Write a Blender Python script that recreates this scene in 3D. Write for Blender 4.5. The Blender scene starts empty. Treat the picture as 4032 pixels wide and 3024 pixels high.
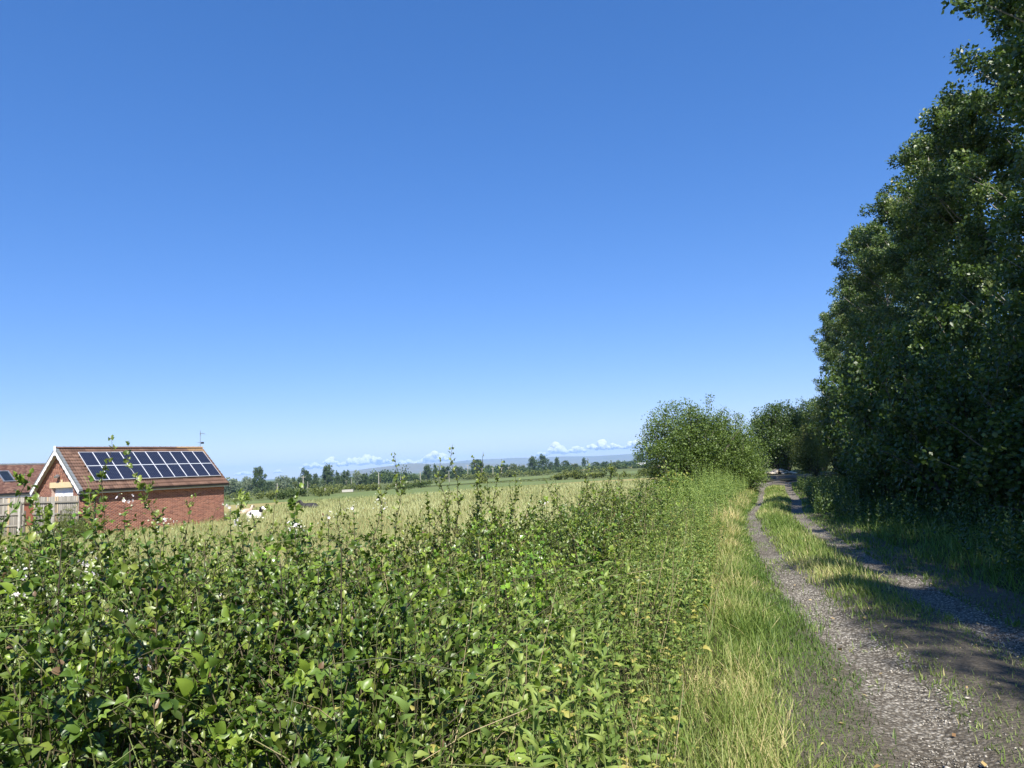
import bpy, math, random
import numpy as np
from mathutils import Matrix, Vector

# ------------------------------------------------------------------ camera
SC = bpy.context.scene
COL = SC.collection
EYE = 1.65
PITCH, ROLL = math.radians(6.598), math.radians(2.691)
cd = bpy.data.cameras.new('camera')
cd.sensor_width = 36.0
cd.lens = 36.0 * 2850.0 / 4032.0
cd.clip_start, cd.clip_end = 0.05, 80000.0
cam = bpy.data.objects.new('camera', cd)
COL.objects.link(cam)
_f = Vector((0, math.cos(PITCH), math.sin(PITCH)))
_r0 = Vector((1, 0, 0))
_u0 = _r0.cross(_f)
_r = _r0 * math.cos(ROLL) - _u0 * math.sin(ROLL)
_u = _r0 * math.sin(ROLL) + _u0 * math.cos(ROLL)
cam.matrix_world = Matrix(((_r.x, _u.x, -_f.x, 0), (_r.y, _u.y, -_f.y, 0), (_r.z, _u.z, -_f.z, EYE), (0, 0, 0, 1)))
SC.camera = cam

# ------------------------------------------------------------------ sky, sun, exposure
SUN_AZ, SUN_EL = math.radians(172.0), math.radians(48.0)      # azimuth clockwise from +Y (the view direction)
world = bpy.data.worlds.new('World')
SC.world = world
world.use_nodes = True
wn = world.node_tree
sky = wn.nodes.new('ShaderNodeTexSky')
sky.sky_type = 'NISHITA'
sky.sun_disc = False
sky.sun_elevation = SUN_EL
sky.sun_rotation = SUN_AZ
sky.altitude = 0.0
sky.air_density = 1.0
sky.dust_density = 0.0
sky.ozone_density = 6.0
bg = wn.nodes['Background']
bg.inputs['Strength'].default_value = 0.104
_g = wn.nodes.new('ShaderNodeGamma'); _g.inputs[1].default_value = .70
_h = wn.nodes.new('ShaderNodeHueSaturation'); _h.inputs['Saturation'].default_value = 1.4
_m = wn.nodes.new('ShaderNodeMix'); _m.data_type = 'RGBA'; _m.blend_type = 'MULTIPLY'; _m.inputs[0].default_value = 1.0
_m.inputs[7].default_value = (1.12, 1.07, 1.40, 1)
wn.links.new(sky.outputs[0], _g.inputs[0]); wn.links.new(_g.outputs[0], _h.inputs['Color'])
wn.links.new(_h.outputs[0], _m.inputs[6]); wn.links.new(_m.outputs[2], bg.inputs['Color'])
sd = bpy.data.lights.new('sun', 'SUN')
sd.energy = 5.0
sd.angle = math.radians(0.53)
sd.color = (1.0, 0.955, 0.88)
sun = bpy.data.objects.new('sun', sd)
COL.objects.link(sun)
SDIR = Vector((math.sin(SUN_AZ) * math.cos(SUN_EL), math.cos(SUN_AZ) * math.cos(SUN_EL), math.sin(SUN_EL)))
sun.rotation_euler = SDIR.to_track_quat('Z', 'Y').to_euler()
sun.location = (20, -40, 60)
SC.view_settings.view_transform = 'Standard'
SC.view_settings.look = 'None'
SC.view_settings.gamma = 1.0
SC.view_settings.use_curve_mapping = False
SC.view_settings.exposure = 0.92
SC.render.engine = 'CYCLES'
cy = SC.cycles
cy.use_denoising = True
cy.max_bounces = 6
cy.diffuse_bounces = 3
cy.glossy_bounces = 2
cy.transmission_bounces = 4
cy.volume_bounces = 2
cy.transparent_max_bounces = 8
cy.sample_clamp_indirect = 4.0

RNG = np.random.default_rng(7)

# ------------------------------------------------------------------ helpers
def ss(a, b, x):
    t = np.clip((np.asarray(x, float) - a) / (b - a), 0, 1)
    return t * t * (3 - 2 * t)

def vnoise(P, seed=0):
    """smooth value noise in [-1,1] for (N,2) or (N,3) points"""
    P = np.asarray(P, float)
    if P.shape[1] == 2:
        P = np.c_[P, np.zeros(len(P))]
    i = np.floor(P).astype(np.int64); f = P - i
    f = f * f * (3 - 2 * f)
    def h(a, b, c):
        n = (a * 374761393 + b * 668265263 + c * 2147483647 + seed * 974634541) & 0xffffffff
        n = ((n ^ (n >> 13)) * 1274126177) & 0xffffffff
        return ((n ^ (n >> 16)) & 0xffff) / 32767.5 - 1
    r = 0
    for dx in (0, 1):
        for dy in (0, 1):
            for dz in (0, 1):
                w = (f[:, 0] if dx else 1 - f[:, 0]) * (f[:, 1] if dy else 1 - f[:, 1]) * (f[:, 2] if dz else 1 - f[:, 2])
                r = r + w * h(i[:, 0] + dx, i[:, 1] + dy, i[:, 2] + dz)
    return r

def mesh(name, V, F, mats, tint=None, smooth=False, midx=None):
    V = np.ascontiguousarray(V, np.float32).reshape(-1, 3)
    me = bpy.data.meshes.new(name)
    if isinstance(F, np.ndarray):
        k = F.shape[1]; n = len(F)
        me.vertices.add(len(V)); me.vertices.foreach_set('co', V.ravel())
        me.loops.add(n * k); me.loops.foreach_set('vertex_index', np.ascontiguousarray(F, np.int32).ravel())
        me.polygons.add(n); me.polygons.foreach_set('loop_start', np.arange(0, n * k, k, dtype=np.int32))
        try:
            me.polygons.foreach_set('loop_total', np.full(n, k, np.int32))
        except Exception:
            pass
        if midx is not None:
            me.polygons.foreach_set('material_index', np.asarray(midx, np.int32))
        if smooth:
            me.polygons.foreach_set('use_smooth', np.ones(n, bool))
        me.update(calc_edges=True)
    else:
        me.from_pydata([tuple(map(float, v)) for v in V], [], [tuple(f) for f in F])
        if smooth:
            for p in me.polygons: p.use_smooth = True
        if midx is not None:
            for p, m_ in zip(me.polygons, midx): p.material_index = int(m_)
        me.update()
    if tint is not None:
        a = me.attributes.new('tint', 'FLOAT', 'POINT')
        a.data.foreach_set('value', np.ascontiguousarray(tint, np.float32))
    for m_ in (mats if isinstance(mats, (list, tuple)) else [mats]):
        me.materials.append(m_)
    return me

def link(name, data, parent=None, loc=None, rz=None, mw=None):
    o = bpy.data.objects.new(name, data)
    COL.objects.link(o)
    if parent is not None: o.parent = parent
    if loc is not None: o.location = loc
    if rz is not None: o.rotation_euler = (0, 0, rz)
    if mw is not None: o.matrix_local = mw
    return o

def tag(o, label, cat, group=None, kind=None):
    o['label'] = label
    if cat: o['category'] = cat
    if group: o['group'] = group
    if kind: o['kind'] = kind
    return o

def structure(o, label=None):
    o['kind'] = 'structure'
    if label: o['label'] = label
    return o

def empty(name, loc, rz=0.0):
    o = bpy.data.objects.new(name, None)
    COL.objects.link(o)
    o.empty_display_size = 0.2
    o.location = loc
    o.rotation_euler = (0, 0, rz)
    return o

BOXF = np.array([(0, 3, 2, 1), (4, 5, 6, 7), (0, 1, 5, 4), (1, 2, 6, 5), (2, 3, 7, 6), (3, 0, 4, 7)])
class MB:
    """collects quads/tris"""
    def __init__(s): s.v = []; s.f = []; s.n = 0
    def add(s, V, F):
        V = np.asarray(V, float); s.v.append(V)
        s.f += [tuple(int(i) + s.n for i in f) for f in F]; s.n += len(V); return s
    def box(s, a, b):
        (x0, y0, z0), (x1, y1, z1) = a, b
        return s.add([(x0, y0, z0), (x1, y0, z0), (x1, y1, z0), (x0, y1, z0), (x0, y0, z1), (x1, y0, z1), (x1, y1, z1), (x0, y1, z1)], BOXF)
    def tube(s, pts, rad, n=6, cap=True):
        pts = np.asarray(pts, float); m = len(pts)
        rad = np.broadcast_to(np.asarray(rad, float), (m,))
        T = np.gradient(pts, axis=0); T /= np.linalg.norm(T, axis=1)[:, None] + 1e-12
        ref = np.array([0.31, 0.87, 0.12]) if abs(T[0][2]) > .7 else np.array([0, 0, 1.])
        A = np.cross(T, ref); A /= np.linalg.norm(A, axis=1)[:, None] + 1e-12
        B = np.cross(T, A)
        an = np.arange(n) * 2 * math.pi / n
        V = (pts[:, None] + rad[:, None, None] * (np.cos(an)[None, :, None] * A[:, None] + np.sin(an)[None, :, None] * B[:, None])).reshape(-1, 3)
        F = []
        for i in range(m - 1):
            for j in range(n):
                k = (j + 1) % n
                F.append((i * n + j, i * n + k, (i + 1) * n + k, (i + 1) * n + j))
        if cap:
            F.append(tuple(range(n))[::-1]); F.append(tuple((m - 1) * n + j for j in range(n)))
        return s.add(V, F)
    def prism(s, poly, axis, d0, d1):
        """poly: 2-D outline; axis: which axis is extruded"""
        poly = np.asarray(poly, float); n = len(poly)
        def mk(d):
            o = np.zeros((n, 3)); ax = [i for i in range(3) if i != axis]
            o[:, ax[0]] = poly[:, 0]; o[:, ax[1]] = poly[:, 1]; o[:, axis] = d; return o
        F = [tuple(range(n))[::-1], tuple(range(n, 2 * n))] + [(i, (i + 1) % n, n + (i + 1) % n, n + i) for i in range(n)]
        return s.add(np.r_[mk(d0), mk(d1)], F)
    def mesh(s, name, mat, smooth=False):
        return mesh(name, np.concatenate(s.v), s.f, mat, smooth=smooth)
    def obj(s, name, mat, parent=None, smooth=False, **k):
        return link(name, s.mesh(name, mat, smooth), parent, **k)

def norm(a): return a / (np.linalg.norm(a, axis=-1, keepdims=True) + 1e-9)

def frames(axis, nrm, size, width=None):
    """rotation*scale matrices with columns x (width), y (leaf axis), z (leaf normal)"""
    a = norm(axis); x = norm(np.cross(a, nrm)); n = np.cross(x, a)
    size = np.asarray(size, float); w = size if width is None else width
    return np.stack([x * w[:, None], a * size[:, None], n * size[:, None]], -1)

def inst(tv, tf, P, M, tint):
    N, k = len(P), len(tv)
    V = np.einsum('nij,kj->nki', M, tv) + P[:, None]
    F = (tf[None] + (np.arange(N) * k)[:, None, None]).reshape(-1, tf.shape[1])
    return V.reshape(-1, 3), F, np.repeat(tint, k)

def cat_meshes(parts):
    V, F, T, o = [], [], [], 0
    for v, f, t in parts:
        V.append(v); F.append(f + o); T.append(t); o += len(v)
    return np.concatenate(V), np.concatenate(F), np.concatenate(T)

def leaf_tpl(side, fold=.12, curl=.15, droop=.0):
    """side: [(half width, y)] inner outline points; returns a creased leaf of unit length"""
    V = [(0, 0, 0)]; 
    for i, (w, y) in enumerate(side):
        zc = curl * 4 * y * (1 - y) * .5 - droop * y * y
        V += [(w, y - .02, zc + fold * w), (0, y, zc - fold * w * .6), (-w, y - .02, zc + fold * w)]
    V.append((0, 1, -droop - curl * .15))
    F = [(0, 1, 2), (0, 2, 3)]
    for i in range(len(side) - 1):
        a, b = 1 + 3 * i, 4 + 3 * i
        F += [(a, b, b + 1), (a, b + 1, a + 1), (a + 1, b + 1, b + 2), (a + 1, b + 2, a + 2)]
    a, t = 1 + 3 * (len(side) - 1), len(V) - 1
    F += [(a, t, a + 1), (a + 1, t, a + 2)]
    return np.array(V, float), np.array(F)

L_BRAMBLE = leaf_tpl([(.28, .18), (.36, .42), (.24, .74)], .35, .25, .08)
L_BRAMBLE8 = leaf_tpl([(.33, .27), (.29, .66)], .35, .25, .08)
L_OVAL = leaf_tpl([(.23, .13), (.33, .42), (.24, .74)], .3, .3, .12)
L_LANCE8 = leaf_tpl([(.15, .22), (.13, .62)], .3, .5, .25)
L_NETTLE8 = leaf_tpl([(.27, .22), (.17, .62)], .3, .3, .25)
L_HAW = leaf_tpl([(.12, .18), (.40, .42), (.16, .56), (.30, .74)], .3, .2, .05)
L_HAW8 = leaf_tpl([(.33, .38), (.25, .72)], .3, .2, .05)
L_IVY = leaf_tpl([(.42, .10), (.26, .30), (.46, .46), (.14, .70)], .15, .1, .1)
L_LANCE = leaf_tpl([(.10, .15), (.13, .42), (.085, .74)], .3, .5, .25)
L_NETTLE = leaf_tpl([(.27, .16), (.24, .46), (.11, .76)], .3, .3, .25)
L_QUAD = (np.array([(0, 0, 0), (.38, .42, .06), (0, 1, -.04), (-.38, .42, .06)], float), np.array([(0, 1, 2), (0, 2, 3)]))
L_BLADE = (np.array([(-.5, 0, 0), (.5, 0, 0), (-.36, .55, .07), (.36, .55, .07), (0, 1, .3)], float), np.array([(0, 1, 3), (0, 3, 2), (2, 3, 4)]))

# ------------------------------------------------------------------ materials
def nodes(name):
    m = bpy.data.materials.new(name); m.use_nodes = True
    nt = m.node_tree; b = nt.nodes['Principled BSDF']
    return m, nt, b

def ramp(nt, stops, fac):
    r = nt.nodes.new('ShaderNodeValToRGB')
    e = r.color_ramp.elements
    while len(e) < len(stops): e.new(0.5)
    for el, (p, c) in zip(e, stops):
        el.position = p; el.color = (*c, 1)
    nt.links.new(fac, r.inputs[0]); return r.outputs[0]

def noise(nt, scale, detail=4, rough=.6, vec=None, dist=0.0):
    n = nt.nodes.new('ShaderNodeTexNoise')
    n.inputs['Scale'].default_value = scale; n.inputs['Detail'].default_value = detail
    n.inputs['Roughness'].default_value = rough; n.inputs['Distortion'].default_value = dist
    if vec is not None: nt.links.new(vec, n.inputs['Vector'])
    return n.outputs[0]

def coords(nt, which='Object', scale=None):
    c = nt.nodes.new('ShaderNodeTexCoord').outputs[which]
    if scale:
        mp = nt.nodes.new('ShaderNodeMapping'); mp.inputs['Scale'].default_value = scale
        nt.links.new(c, mp.inputs['Vector']); c = mp.outputs[0]
    return c

def bump(nt, b, height, strength, dist):
    n = nt.nodes.new('ShaderNodeBump'); n.inputs['Strength'].default_value = strength; n.inputs['Distance'].default_value = dist
    nt.links.new(height, n.inputs['Height']); nt.links.new(n.outputs[0], b.inputs['Normal'])

def plain(name, stops, scale=6.0, rough=.7, detail=5, bmp=0.0, bdist=.01, spec=.4, vec=None, metal=0.0):
    m, nt, b = nodes(name)
    f = noise(nt, scale, detail, vec=coords(nt, 'Object', vec))
    nt.links.new(ramp(nt, stops, f), b.inputs['Base Color'])
    b.inputs['Roughness'].default_value = rough; b.inputs['Specular IOR Level'].default_value = spec
    b.inputs['Metallic'].default_value = metal
    if bmp: bump(nt, b, f, bmp, bdist)
    return m

def tinted(name, stops, rough=.7, spec=.3, nscale=0.0, namt=.25, rnd=False):
    """colour from the per-vertex tint attribute, jittered by fine noise"""
    m, nt, b = nodes(name)
    a = nt.nodes.new('ShaderNodeAttribute'); a.attribute_name = 'tint'
    f = a.outputs['Fac']
    if rnd:
        oi = nt.nodes.new('ShaderNodeObjectInfo')
        ad = nt.nodes.new('ShaderNodeMath'); ad.operation = 'MULTIPLY_ADD'; ad.inputs[1].default_value = .5
        nt.links.new(oi.outputs['Random'], ad.inputs[0]); nt.links.new(f, ad.inputs[2]); f = ad.outputs[0]
    if nscale:
        n = noise(nt, nscale, 3, vec=coords(nt))
        ad = nt.nodes.new('ShaderNodeMath'); ad.operation = 'MULTIPLY_ADD'; ad.inputs[1].default_value = namt
        nt.links.new(n, ad.inputs[0]); nt.links.new(f, ad.inputs[2])
        sb = nt.nodes.new('ShaderNodeMath'); sb.operation = 'SUBTRACT'; sb.inputs[1].default_value = namt * .5
        nt.links.new(ad.outputs[0], sb.inputs[0]); f = sb.outputs[0]
    nt.links.new(ramp(nt, stops, f), b.inputs['Base Color'])
    b.inputs['Roughness'].default_value = rough; b.inputs['Specular IOR Level'].default_value = spec
    return m

def leafmat(name, stops, rough=.45, spec=.45, trans=.3, tcol=(1.5, 1.6, .6)):
    m = tinted(name, stops, rough, spec)
    nt = m.node_tree; b = nt.nodes['Principled BSDF']; out = nt.nodes['Material Output']
    col = b.inputs['Base Color'].links[0].from_socket
    mu = nt.nodes.new('ShaderNodeMix'); mu.data_type = 'RGBA'; mu.blend_type = 'MULTIPLY'; mu.inputs[0].default_value = 1.0
    nt.links.new(col, mu.inputs[6]); mu.inputs[7].default_value = (*tcol, 1)
    t = nt.nodes.new('ShaderNodeBsdfTranslucent'); nt.links.new(mu.outputs[2], t.inputs['Color'])
    mx = nt.nodes.new('ShaderNodeMixShader'); mx.inputs[0].default_value = trans
    nt.links.new(b.outputs[0], mx.inputs[1]); nt.links.new(t.outputs[0], mx.inputs[2])
    nt.links.new(mx.outputs[0], out.inputs['Surface'])
    return m

M = {}
M['bramble'] = leafmat('bramble_leaf', [(0, (0.038, 0.074, 0.013)), (.45, (0.090, 0.156, 0.023)), (.85, (0.198, 0.282, 0.034)), (1, (0.240, 0.310, 0.054))], .40, .5, .22)
M['haw'] = leafmat('hawthorn_leaf', [(0, (0.041, 0.069, 0.013)), (.5, (0.114, 0.163, 0.028)), (.85, (0.237, 0.282, 0.046)), (.96, (0.216, 0.258, 0.072)), (1, (0.176, 0.112, 0.063))], .40, .5, .22)
M['ivy'] = leafmat('ivy_leaf', [(0, (0.052, 0.120, 0.018)), (.5, (0.131, 0.264, 0.030)), (1, (0.298, 0.480, 0.053))], .28, .6, .25)
M['willowherb'] = leafmat('willowherb_leaf', [(0, (0.081, 0.138, 0.034)), (.5, (0.160, 0.239, 0.054)), (1, (0.276, 0.341, 0.084))], .5, .4, .3)
M['nettle'] = leafmat('nettle_leaf', [(0, (0.057, 0.103, 0.022)), (.5, (0.130, 0.199, 0.042)), (.85, (0.228, 0.287, 0.063)), (1, (0.391, 0.351, 0.098))], .55, .3, .3)
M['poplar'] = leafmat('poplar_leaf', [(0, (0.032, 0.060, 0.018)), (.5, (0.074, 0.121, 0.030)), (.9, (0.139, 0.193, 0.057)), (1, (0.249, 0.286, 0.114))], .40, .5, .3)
M['hawtree'] = leafmat('hawthorn_tree_leaf', [(0, (0.034, 0.062, 0.013)), (.5, (0.092, 0.144, 0.029)), (1, (0.169, 0.238, 0.056))], .5, .35, .28)
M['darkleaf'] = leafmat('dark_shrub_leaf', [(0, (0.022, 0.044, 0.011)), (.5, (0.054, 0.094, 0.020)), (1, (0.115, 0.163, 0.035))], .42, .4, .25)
M['oliveleaf'] = leafmat('olive_shrub_leaf', [(0, (0.056, 0.077, 0.020)), (.5, (0.126, 0.157, 0.039)), (1, (0.210, 0.231, 0.070))], .5, .3, .3)
M['far_dark'] = leafmat('far_dark_leaf', [(0, (0.023, 0.044, 0.015)), (.5, (0.057, 0.088, 0.027)), (1, (0.111, 0.150, 0.050))], .6, .2, .2)
M['far_willow'] = leafmat('far_willow_leaf', [(0, (0.078, 0.107, 0.062)), (.5, (0.163, 0.202, 0.125)), (1, (0.273, 0.312, 0.206))], .6, .2, .2)
M['far_olive'] = leafmat('far_olive_leaf', [(0, (0.052, 0.072, 0.018)), (.5, (0.111, 0.137, 0.035)), (1, (0.182, 0.202, 0.062))], .6, .2, .2)
M['grass_dry'] = leafmat('dry_grass_blade', [(0, (.10, .135, .035)), (.35, (.21, .21, .075)), (.7, (.36, .30, .13)), (1, (.50, .42, .22))], .6, .25, .35, (1.2, 1.2, .8))
M['grass_green'] = leafmat('green_grass_blade', [(0, (0.070, 0.131, 0.025)), (.5, (0.178, 0.254, 0.052)), (.85, (.30, .335, .11)), (1, (.58, .495, .245))], .5, .3, .35, (1.3, 1.4, .7))
M['grass_field'] = leafmat('field_grass_blade', [(0, (0.150, 0.211, 0.074)), (.4, (0.273, 0.309, 0.127)), (.75, (0.382, 0.397, 0.186)), (1, (0.503, 0.538, 0.298))], .65, .2, .3, (1.2, 1.2, .8))
M['stem'] = tinted('plant_stem', [(0, (.055, .040, .030)), (.4, (.10, .085, .045)), (.75, (.16, .20, .06)), (1, (.42, .34, .19))], .6)
M['bark'] = plain('grey_bark', [(.3, (.05, .042, .033)), (.7, (.16, .14, .115))], 9, .85, bmp=.6, bdist=.02, vec=(1, 1, .25))
M['palebark'] = plain('pale_poplar_bark', [(.3, (.10, .095, .08)), (.7, (.24, .225, .19))], 6, .8, bmp=.4, bdist=.02, vec=(1, 1, .3))
M['petal'] = plain('bramble_petal', [(.3, (.60, .54, .55)), (.7, (.72, .67, .68))], 30, .6)
M['bud'] = plain('bramble_bud', [(.3, (.33, .38, .22)), (.7, (.55, .55, .38))], 40, .6)

# ------------------------------------------------------------------ terrain
CY = np.array([-60, 0, 4, 5.6, 7.5, 9.9, 12.7, 17.2, 20.8, 26, 35, 49, 62, 400, 20000.])
CX = np.array([-8, 2.3, 2.9, 3.35, 3.75, 4.25, 4.9, 6.1, 7.2, 9.2, 12.3, 17.5, 22, 140, 7000.])
def xc(Y): return np.interp(Y, CY, CX)
def zg(X, Y):
    X = np.asarray(X, float); Y = np.asarray(Y, float)
    w = xc(Y) - X
    z = -0.95 * ss(2.6, 6.5, w)
    R = np.hypot(X, Y); a = X / np.maximum(Y, 1.)
    D = np.interp(a, [-.5, -.35, .05, .2, .5], [6.3, 6.0, 2.4, 1.7, 1.0])
    return z - D * ss(75, 420, R)
def zgf(x, y): return float(zg(x, y))

def ground_material(name, stops, big, fine, rough=.95):
    m, nt, b = nodes(name)
    c = coords(nt, 'Object')
    f1 = noise(nt, big, 6, .65, c); f2 = noise(nt, fine, 5, .7, c)
    mx = nt.nodes.new('ShaderNodeMix'); mx.data_type = 'FLOAT'; mx.inputs[0].default_value = .5
    nt.links.new(f1, mx.inputs[2]); nt.links.new(f2, mx.inputs[3])
    nt.links.new(ramp(nt, stops, mx.outputs[0]), b.inputs['Base Color'])
    b.inputs['Roughness'].default_value = rough; b.inputs['Specular IOR Level'].default_value = .1
    bump(nt, b, f2, .5, .05)
    return m
M['earth'] = ground_material('rough_pasture', [(.3, (.060, .075, .025)), (.5, (.105, .125, .040)), (.7, (.155, .160, .060))], .02, .6)
M['field_tan'] = ground_material('dry_meadow', [(.3, (.19, .17, .065)), (.5, (.28, .24, .095)), (.7, (.36, .30, .12))], .05, 2.5)
M['field_green'] = ground_material('green_pasture', [(.3, (.10, .14, .045)), (.5, (.135, .17, .058)), (.7, (.18, .205, .08))], .02, .5)
M['soil'] = ground_material('verge_soil', [(.3, (.028, .026, .016)), (.5, (.06, .058, .03)), (.7, (.10, .09, .045))], .8, 12)

rr = np.r_[0.0, np.geomspace(.8, 15000, 130)]
na = 240
an = np.arange(na) * 2 * math.pi / na
V = [(0, 0, zgf(0, 0))]
for r in rr[1:]:
    x, y = r * np.sin(an), r * np.cos(an)
    V += list(zip(x, y, zg(x, y) - (0.14 if r < 75 else .05)))
F = [(0, 1 + (j + 1) % na, 1 + j) for j in range(na)]
ground_v = np.array(V)
Fq = []
for i in range(len(rr) - 2):
    b0, b1 = 1 + i * na, 1 + (i + 1) * na
    for j in range(na):
        k = (j + 1) % na
        Fq.append((b0 + j, b0 + k, b1 + k, b1 + j))
structure(link('ground', mesh('ground', ground_v, F + Fq, M['earth'], smooth=True)))

def strip_sheet(name, near, far, mat, off, nsub=10, seg=60):
    """sheet between two ground lines ((x,y) lists), following the terrain"""
    def resample(l):
        l = np.array(l, float); d = np.r_[0, np.cumsum(np.hypot(*np.diff(l, axis=0).T))]
        t = np.linspace(0, d[-1], seg + 1); return np.c_[np.interp(t, d, l[:, 0]), np.interp(t, d, l[:, 1])]
    a, b = resample(near), resample(far)
    V, F = [], []
    for s in np.linspace(0, 1, nsub + 1):
        p = a * (1 - s) + b * s
        V.append(np.c_[p, zg(p[:, 0], p[:, 1]) + off])
    n = seg + 1
    for i in range(nsub):
        for j in range(seg):
            F.append((i * n + j, i * n + j + 1, (i + 1) * n + j + 1, (i + 1) * n + j))
    return structure(link(name, mesh(name, np.concatenate(V), F, mat, smooth=True)))

TAN_FAR = [(-95, 95), (-60, 86), (-32, 80), (-21, 83), (-10, 87), (-1, 104), (6.5, 112), (15, 117), (30, 122)]
strip_sheet('meadow', [(-95, -20), (-40, 2), (-8, 5.5), (-3.5, 7.5), (-2.2, 9), (-.5, 12), (1.5, 18), (5.5, 30), (14, 55)], TAN_FAR, M['field_tan'], .012, 60, 60)
strip_sheet('pasture', TAN_FAR, [(-100, 108), (-62, 96), (-33, 95), (-29, 112), (-24, 140), (-8, 148), (6, 140), (17, 134), (40, 138)], M['field_green'], .02)
strip_sheet('pasture', [(-34, 178), (-13.3, 172), (-2.8, 205), (11.8, 203), (34, 194), (70, 190)], [(-60, 300), (-37, 400), (-4.7, 409), (22.5, 390), (63, 360), (120, 340)], M['field_green'], .06)
strip_sheet('pasture', [(-20, 520), (40, 600), (100, 560), (260, 520)], [(-30, 640), (60, 700), (130, 690), (340, 640)], M['field_tan'], .12)

# ------------------------------------------------------------------ haze and hills
def hill_range(name, prof, y0, y1, seed, mat):
    prof = np.array(prof, float)
    xs = np.linspace(prof[0, 0], prof[-1, 0], 150)
    h = np.interp(xs, prof[:, 0], prof[:, 1])
    k = np.ones(7) / 7
    h = np.maximum(h, -9.0)
    h = np.convolve(np.pad(h, 3, 'edge'), k, 'valid')
    V, nr = [], 26
    for i, t in enumerate(np.linspace(0, 1, nr)):
        yy = y0 + (y1 - y0) * t
        s = math.sin(math.pi * min(1, t * 1.25) / 2) ** 1.3 if t < .8 else 1 - (t - .8) * 2.2
        n = vnoise(np.c_[xs / 420, np.full(150, yy / 420)], seed) * .10 + vnoise(np.c_[xs / 130, np.full(150, yy / 130)], seed + 1) * .04
        damp = 4 * t * (1 - t) if t < .7 else .15
        V.append(np.c_[xs, np.full(150, yy), -8 + (h + 8) * (s + n * damp)])
    F = []
    for i in range(nr - 1):
        for j in range(149):
            F.append((i * 150 + j, i * 150 + j + 1, (i + 1) * 150 + j + 1, (i + 1) * 150 + j))
    return structure(link(name, mesh(name, np.concatenate(V), F, mat, smooth=True)))
M['moor'] = ground_material('moorland', [(.3, (.10, .105, .05)), (.5, (.17, .14, .085)), (.68, (.19, .19, .08))], .0018, .012)
hill_range('hills', [(-4200, -20), (-3000, -6), (-2300, 5), (-2045, 48), (-1928, 66), (-1698, 85), (-1443, 100), (-1251, 108), (-994, 96), (-802, 99), (-400, 70), (200, 40), (900, 20), (1600, 8), (2600, -10)], 7400, 9400, 3, M['moor'])
hill_range('hills', [(-5200, -10), (-3600, 10), (-2600, 35), (-1956, 70), (-1313, 130), (-811, 183), (-294, 172), (164, 163), (628, 160), (996, 159), (1272, 146), (1643, 128), (2011, 134), (2273, 172), (2594, 211), (3600, 250), (5200, 240), (7000, 210), (9000, 150)], 10800, 13600, 8, M['moor'])

hm = bpy.data.materials.new('haze_air'); hm.use_nodes = True
hm.node_tree.nodes.remove(hm.node_tree.nodes['Principled BSDF'])
pv = hm.node_tree.nodes.new('ShaderNodeVolumePrincipled')
pv.inputs['Color'].default_value = (.36, .62, 1.0, 1)
pv.inputs['Density'].default_value = 7.5e-5
pv.inputs['Anisotropy'].default_value = 0.0
hm.node_tree.links.new(pv.outputs[0], hm.node_tree.nodes['Material Output'].inputs['Volume'])
HZ = MB().box((-16000, -16000, -12), (16000, 16000, 300)).obj('haze', hm)
HZ['kind'] = 'stuff'; HZ['label'] = 'pale blue summer haze over the far hills'

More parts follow.
